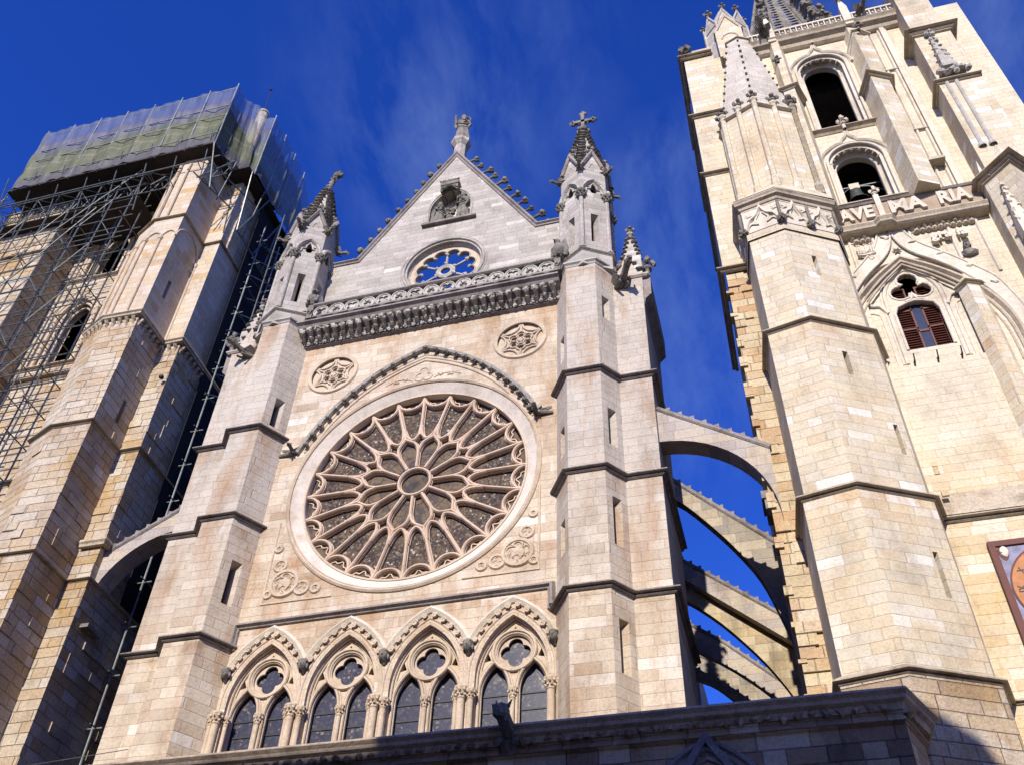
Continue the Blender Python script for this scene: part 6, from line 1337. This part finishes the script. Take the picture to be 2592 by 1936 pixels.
cp_ = MB().sweep([(-15, yP, 11.8), (14.15, yP, 11.8), (14.62, -3.05, 11.8), (14.45, -1.0, 11.8)], (0, 0, 1), [(-.3, .3), (.06, .28), (.04, .05), (.10, .0), (.10, -.08), (.0, -.14), (-.3, -.14)]); obj('frieze_band', cp_, 'porch', PO)
lf = MB().box(-14.9, 14.3, yP-.06, yP+.02, 11.9, 12.08)
for i in range(92):
    x = -14.8+i*.315; lf.blob((x, yP-.12, 12.02+.03*sin(i*1.7)), .13, 1, .4, (.95, .6, .8), i)
for j in range(6): lf.blob((14.3+.04*j, yP+.3*j+.1, 12.0), .13, 1, .4, seed=j)
obj('leaf_frieze', lf, 'porch', PO)
gg = MB(); gg.tube((5.35, yP+.1, 12.2), (5.35, yP-.65, 12.42), .2, 8, .18); gg.blob((5.35, yP-.8, 12.45), .22, 2, .2, (.9, 1.1, 1), 4); gg.tube((5.35, yP-.9, 12.4), (5.35, yP-1.1, 12.3), .13, 6, .08)
for s in (-1, 1): gg.tube((5.35+s*.13, yP-.75, 12.6), (5.35+s*.2, yP-.62, 12.85), .06, 5, .01); gg.tube((5.35+s*.18, yP-.1, 12.1), (5.35+s*.2, yP-.4, 11.9), .09, 6, .07)
gg.tube((5.35, yP-.2, 12.0), (5.35, yP-.05, 11.75), .22, 8, .12); obj('gargoyle', gg, 'carved', PO)
# thin cables across the gap
for z, lb in ((13.45, 'thin cable strung across the dark gap at lower left, upper one'), (12.75, 'thin cable strung across the dark gap at lower left, lower one')):
    tag(obj('cable', MB().tube((-14, -2.4, z), (-5.5, -3.9, z-.35), .012, 5), 'steel'), lb, 'cable')

# ================================================================== houses across the square, behind the viewer (they shade the porch)
H = bpy.data.objects.new('houses_behind_square', None); C.objects.link(H); H['kind'] = 'structure'
for x0_, x1_, h in ((-40, 2, 29.35), (2, 12.6, 30.45), (12.6, 13.6, 32.5)):
    m_ = MB().box(x0_, x1_, -43, -31, 0, h-5).prism([(x0_, -43), (x1_, -43), (x1_, -31), (x0_, -31)], h-5, h, [(x0_, -37.1), (x1_, -37.1), (x1_, -36.9), (x0_, -36.9)])
    obj('house_front', m_, 'plaster', H)
obj('house_front', MB().prism([(13.6, -43), (24, -43), (24, -31), (13.6, -31)], 0, 25).add([(13.6, -37, 32.5), (16.2, -37, 31.5), (17.6, -37, 28.5), (24, -37, 26.0), (24, -31, 25), (13.6, -31, 25), (13.6, -43, 25), (24, -43, 25)], [(0, 1, 2, 3, 4, 5), (0, 6, 7, 3, 2, 1), (0, 5, 6), (3, 7, 4)]), 'plaster', H, recalc=False)
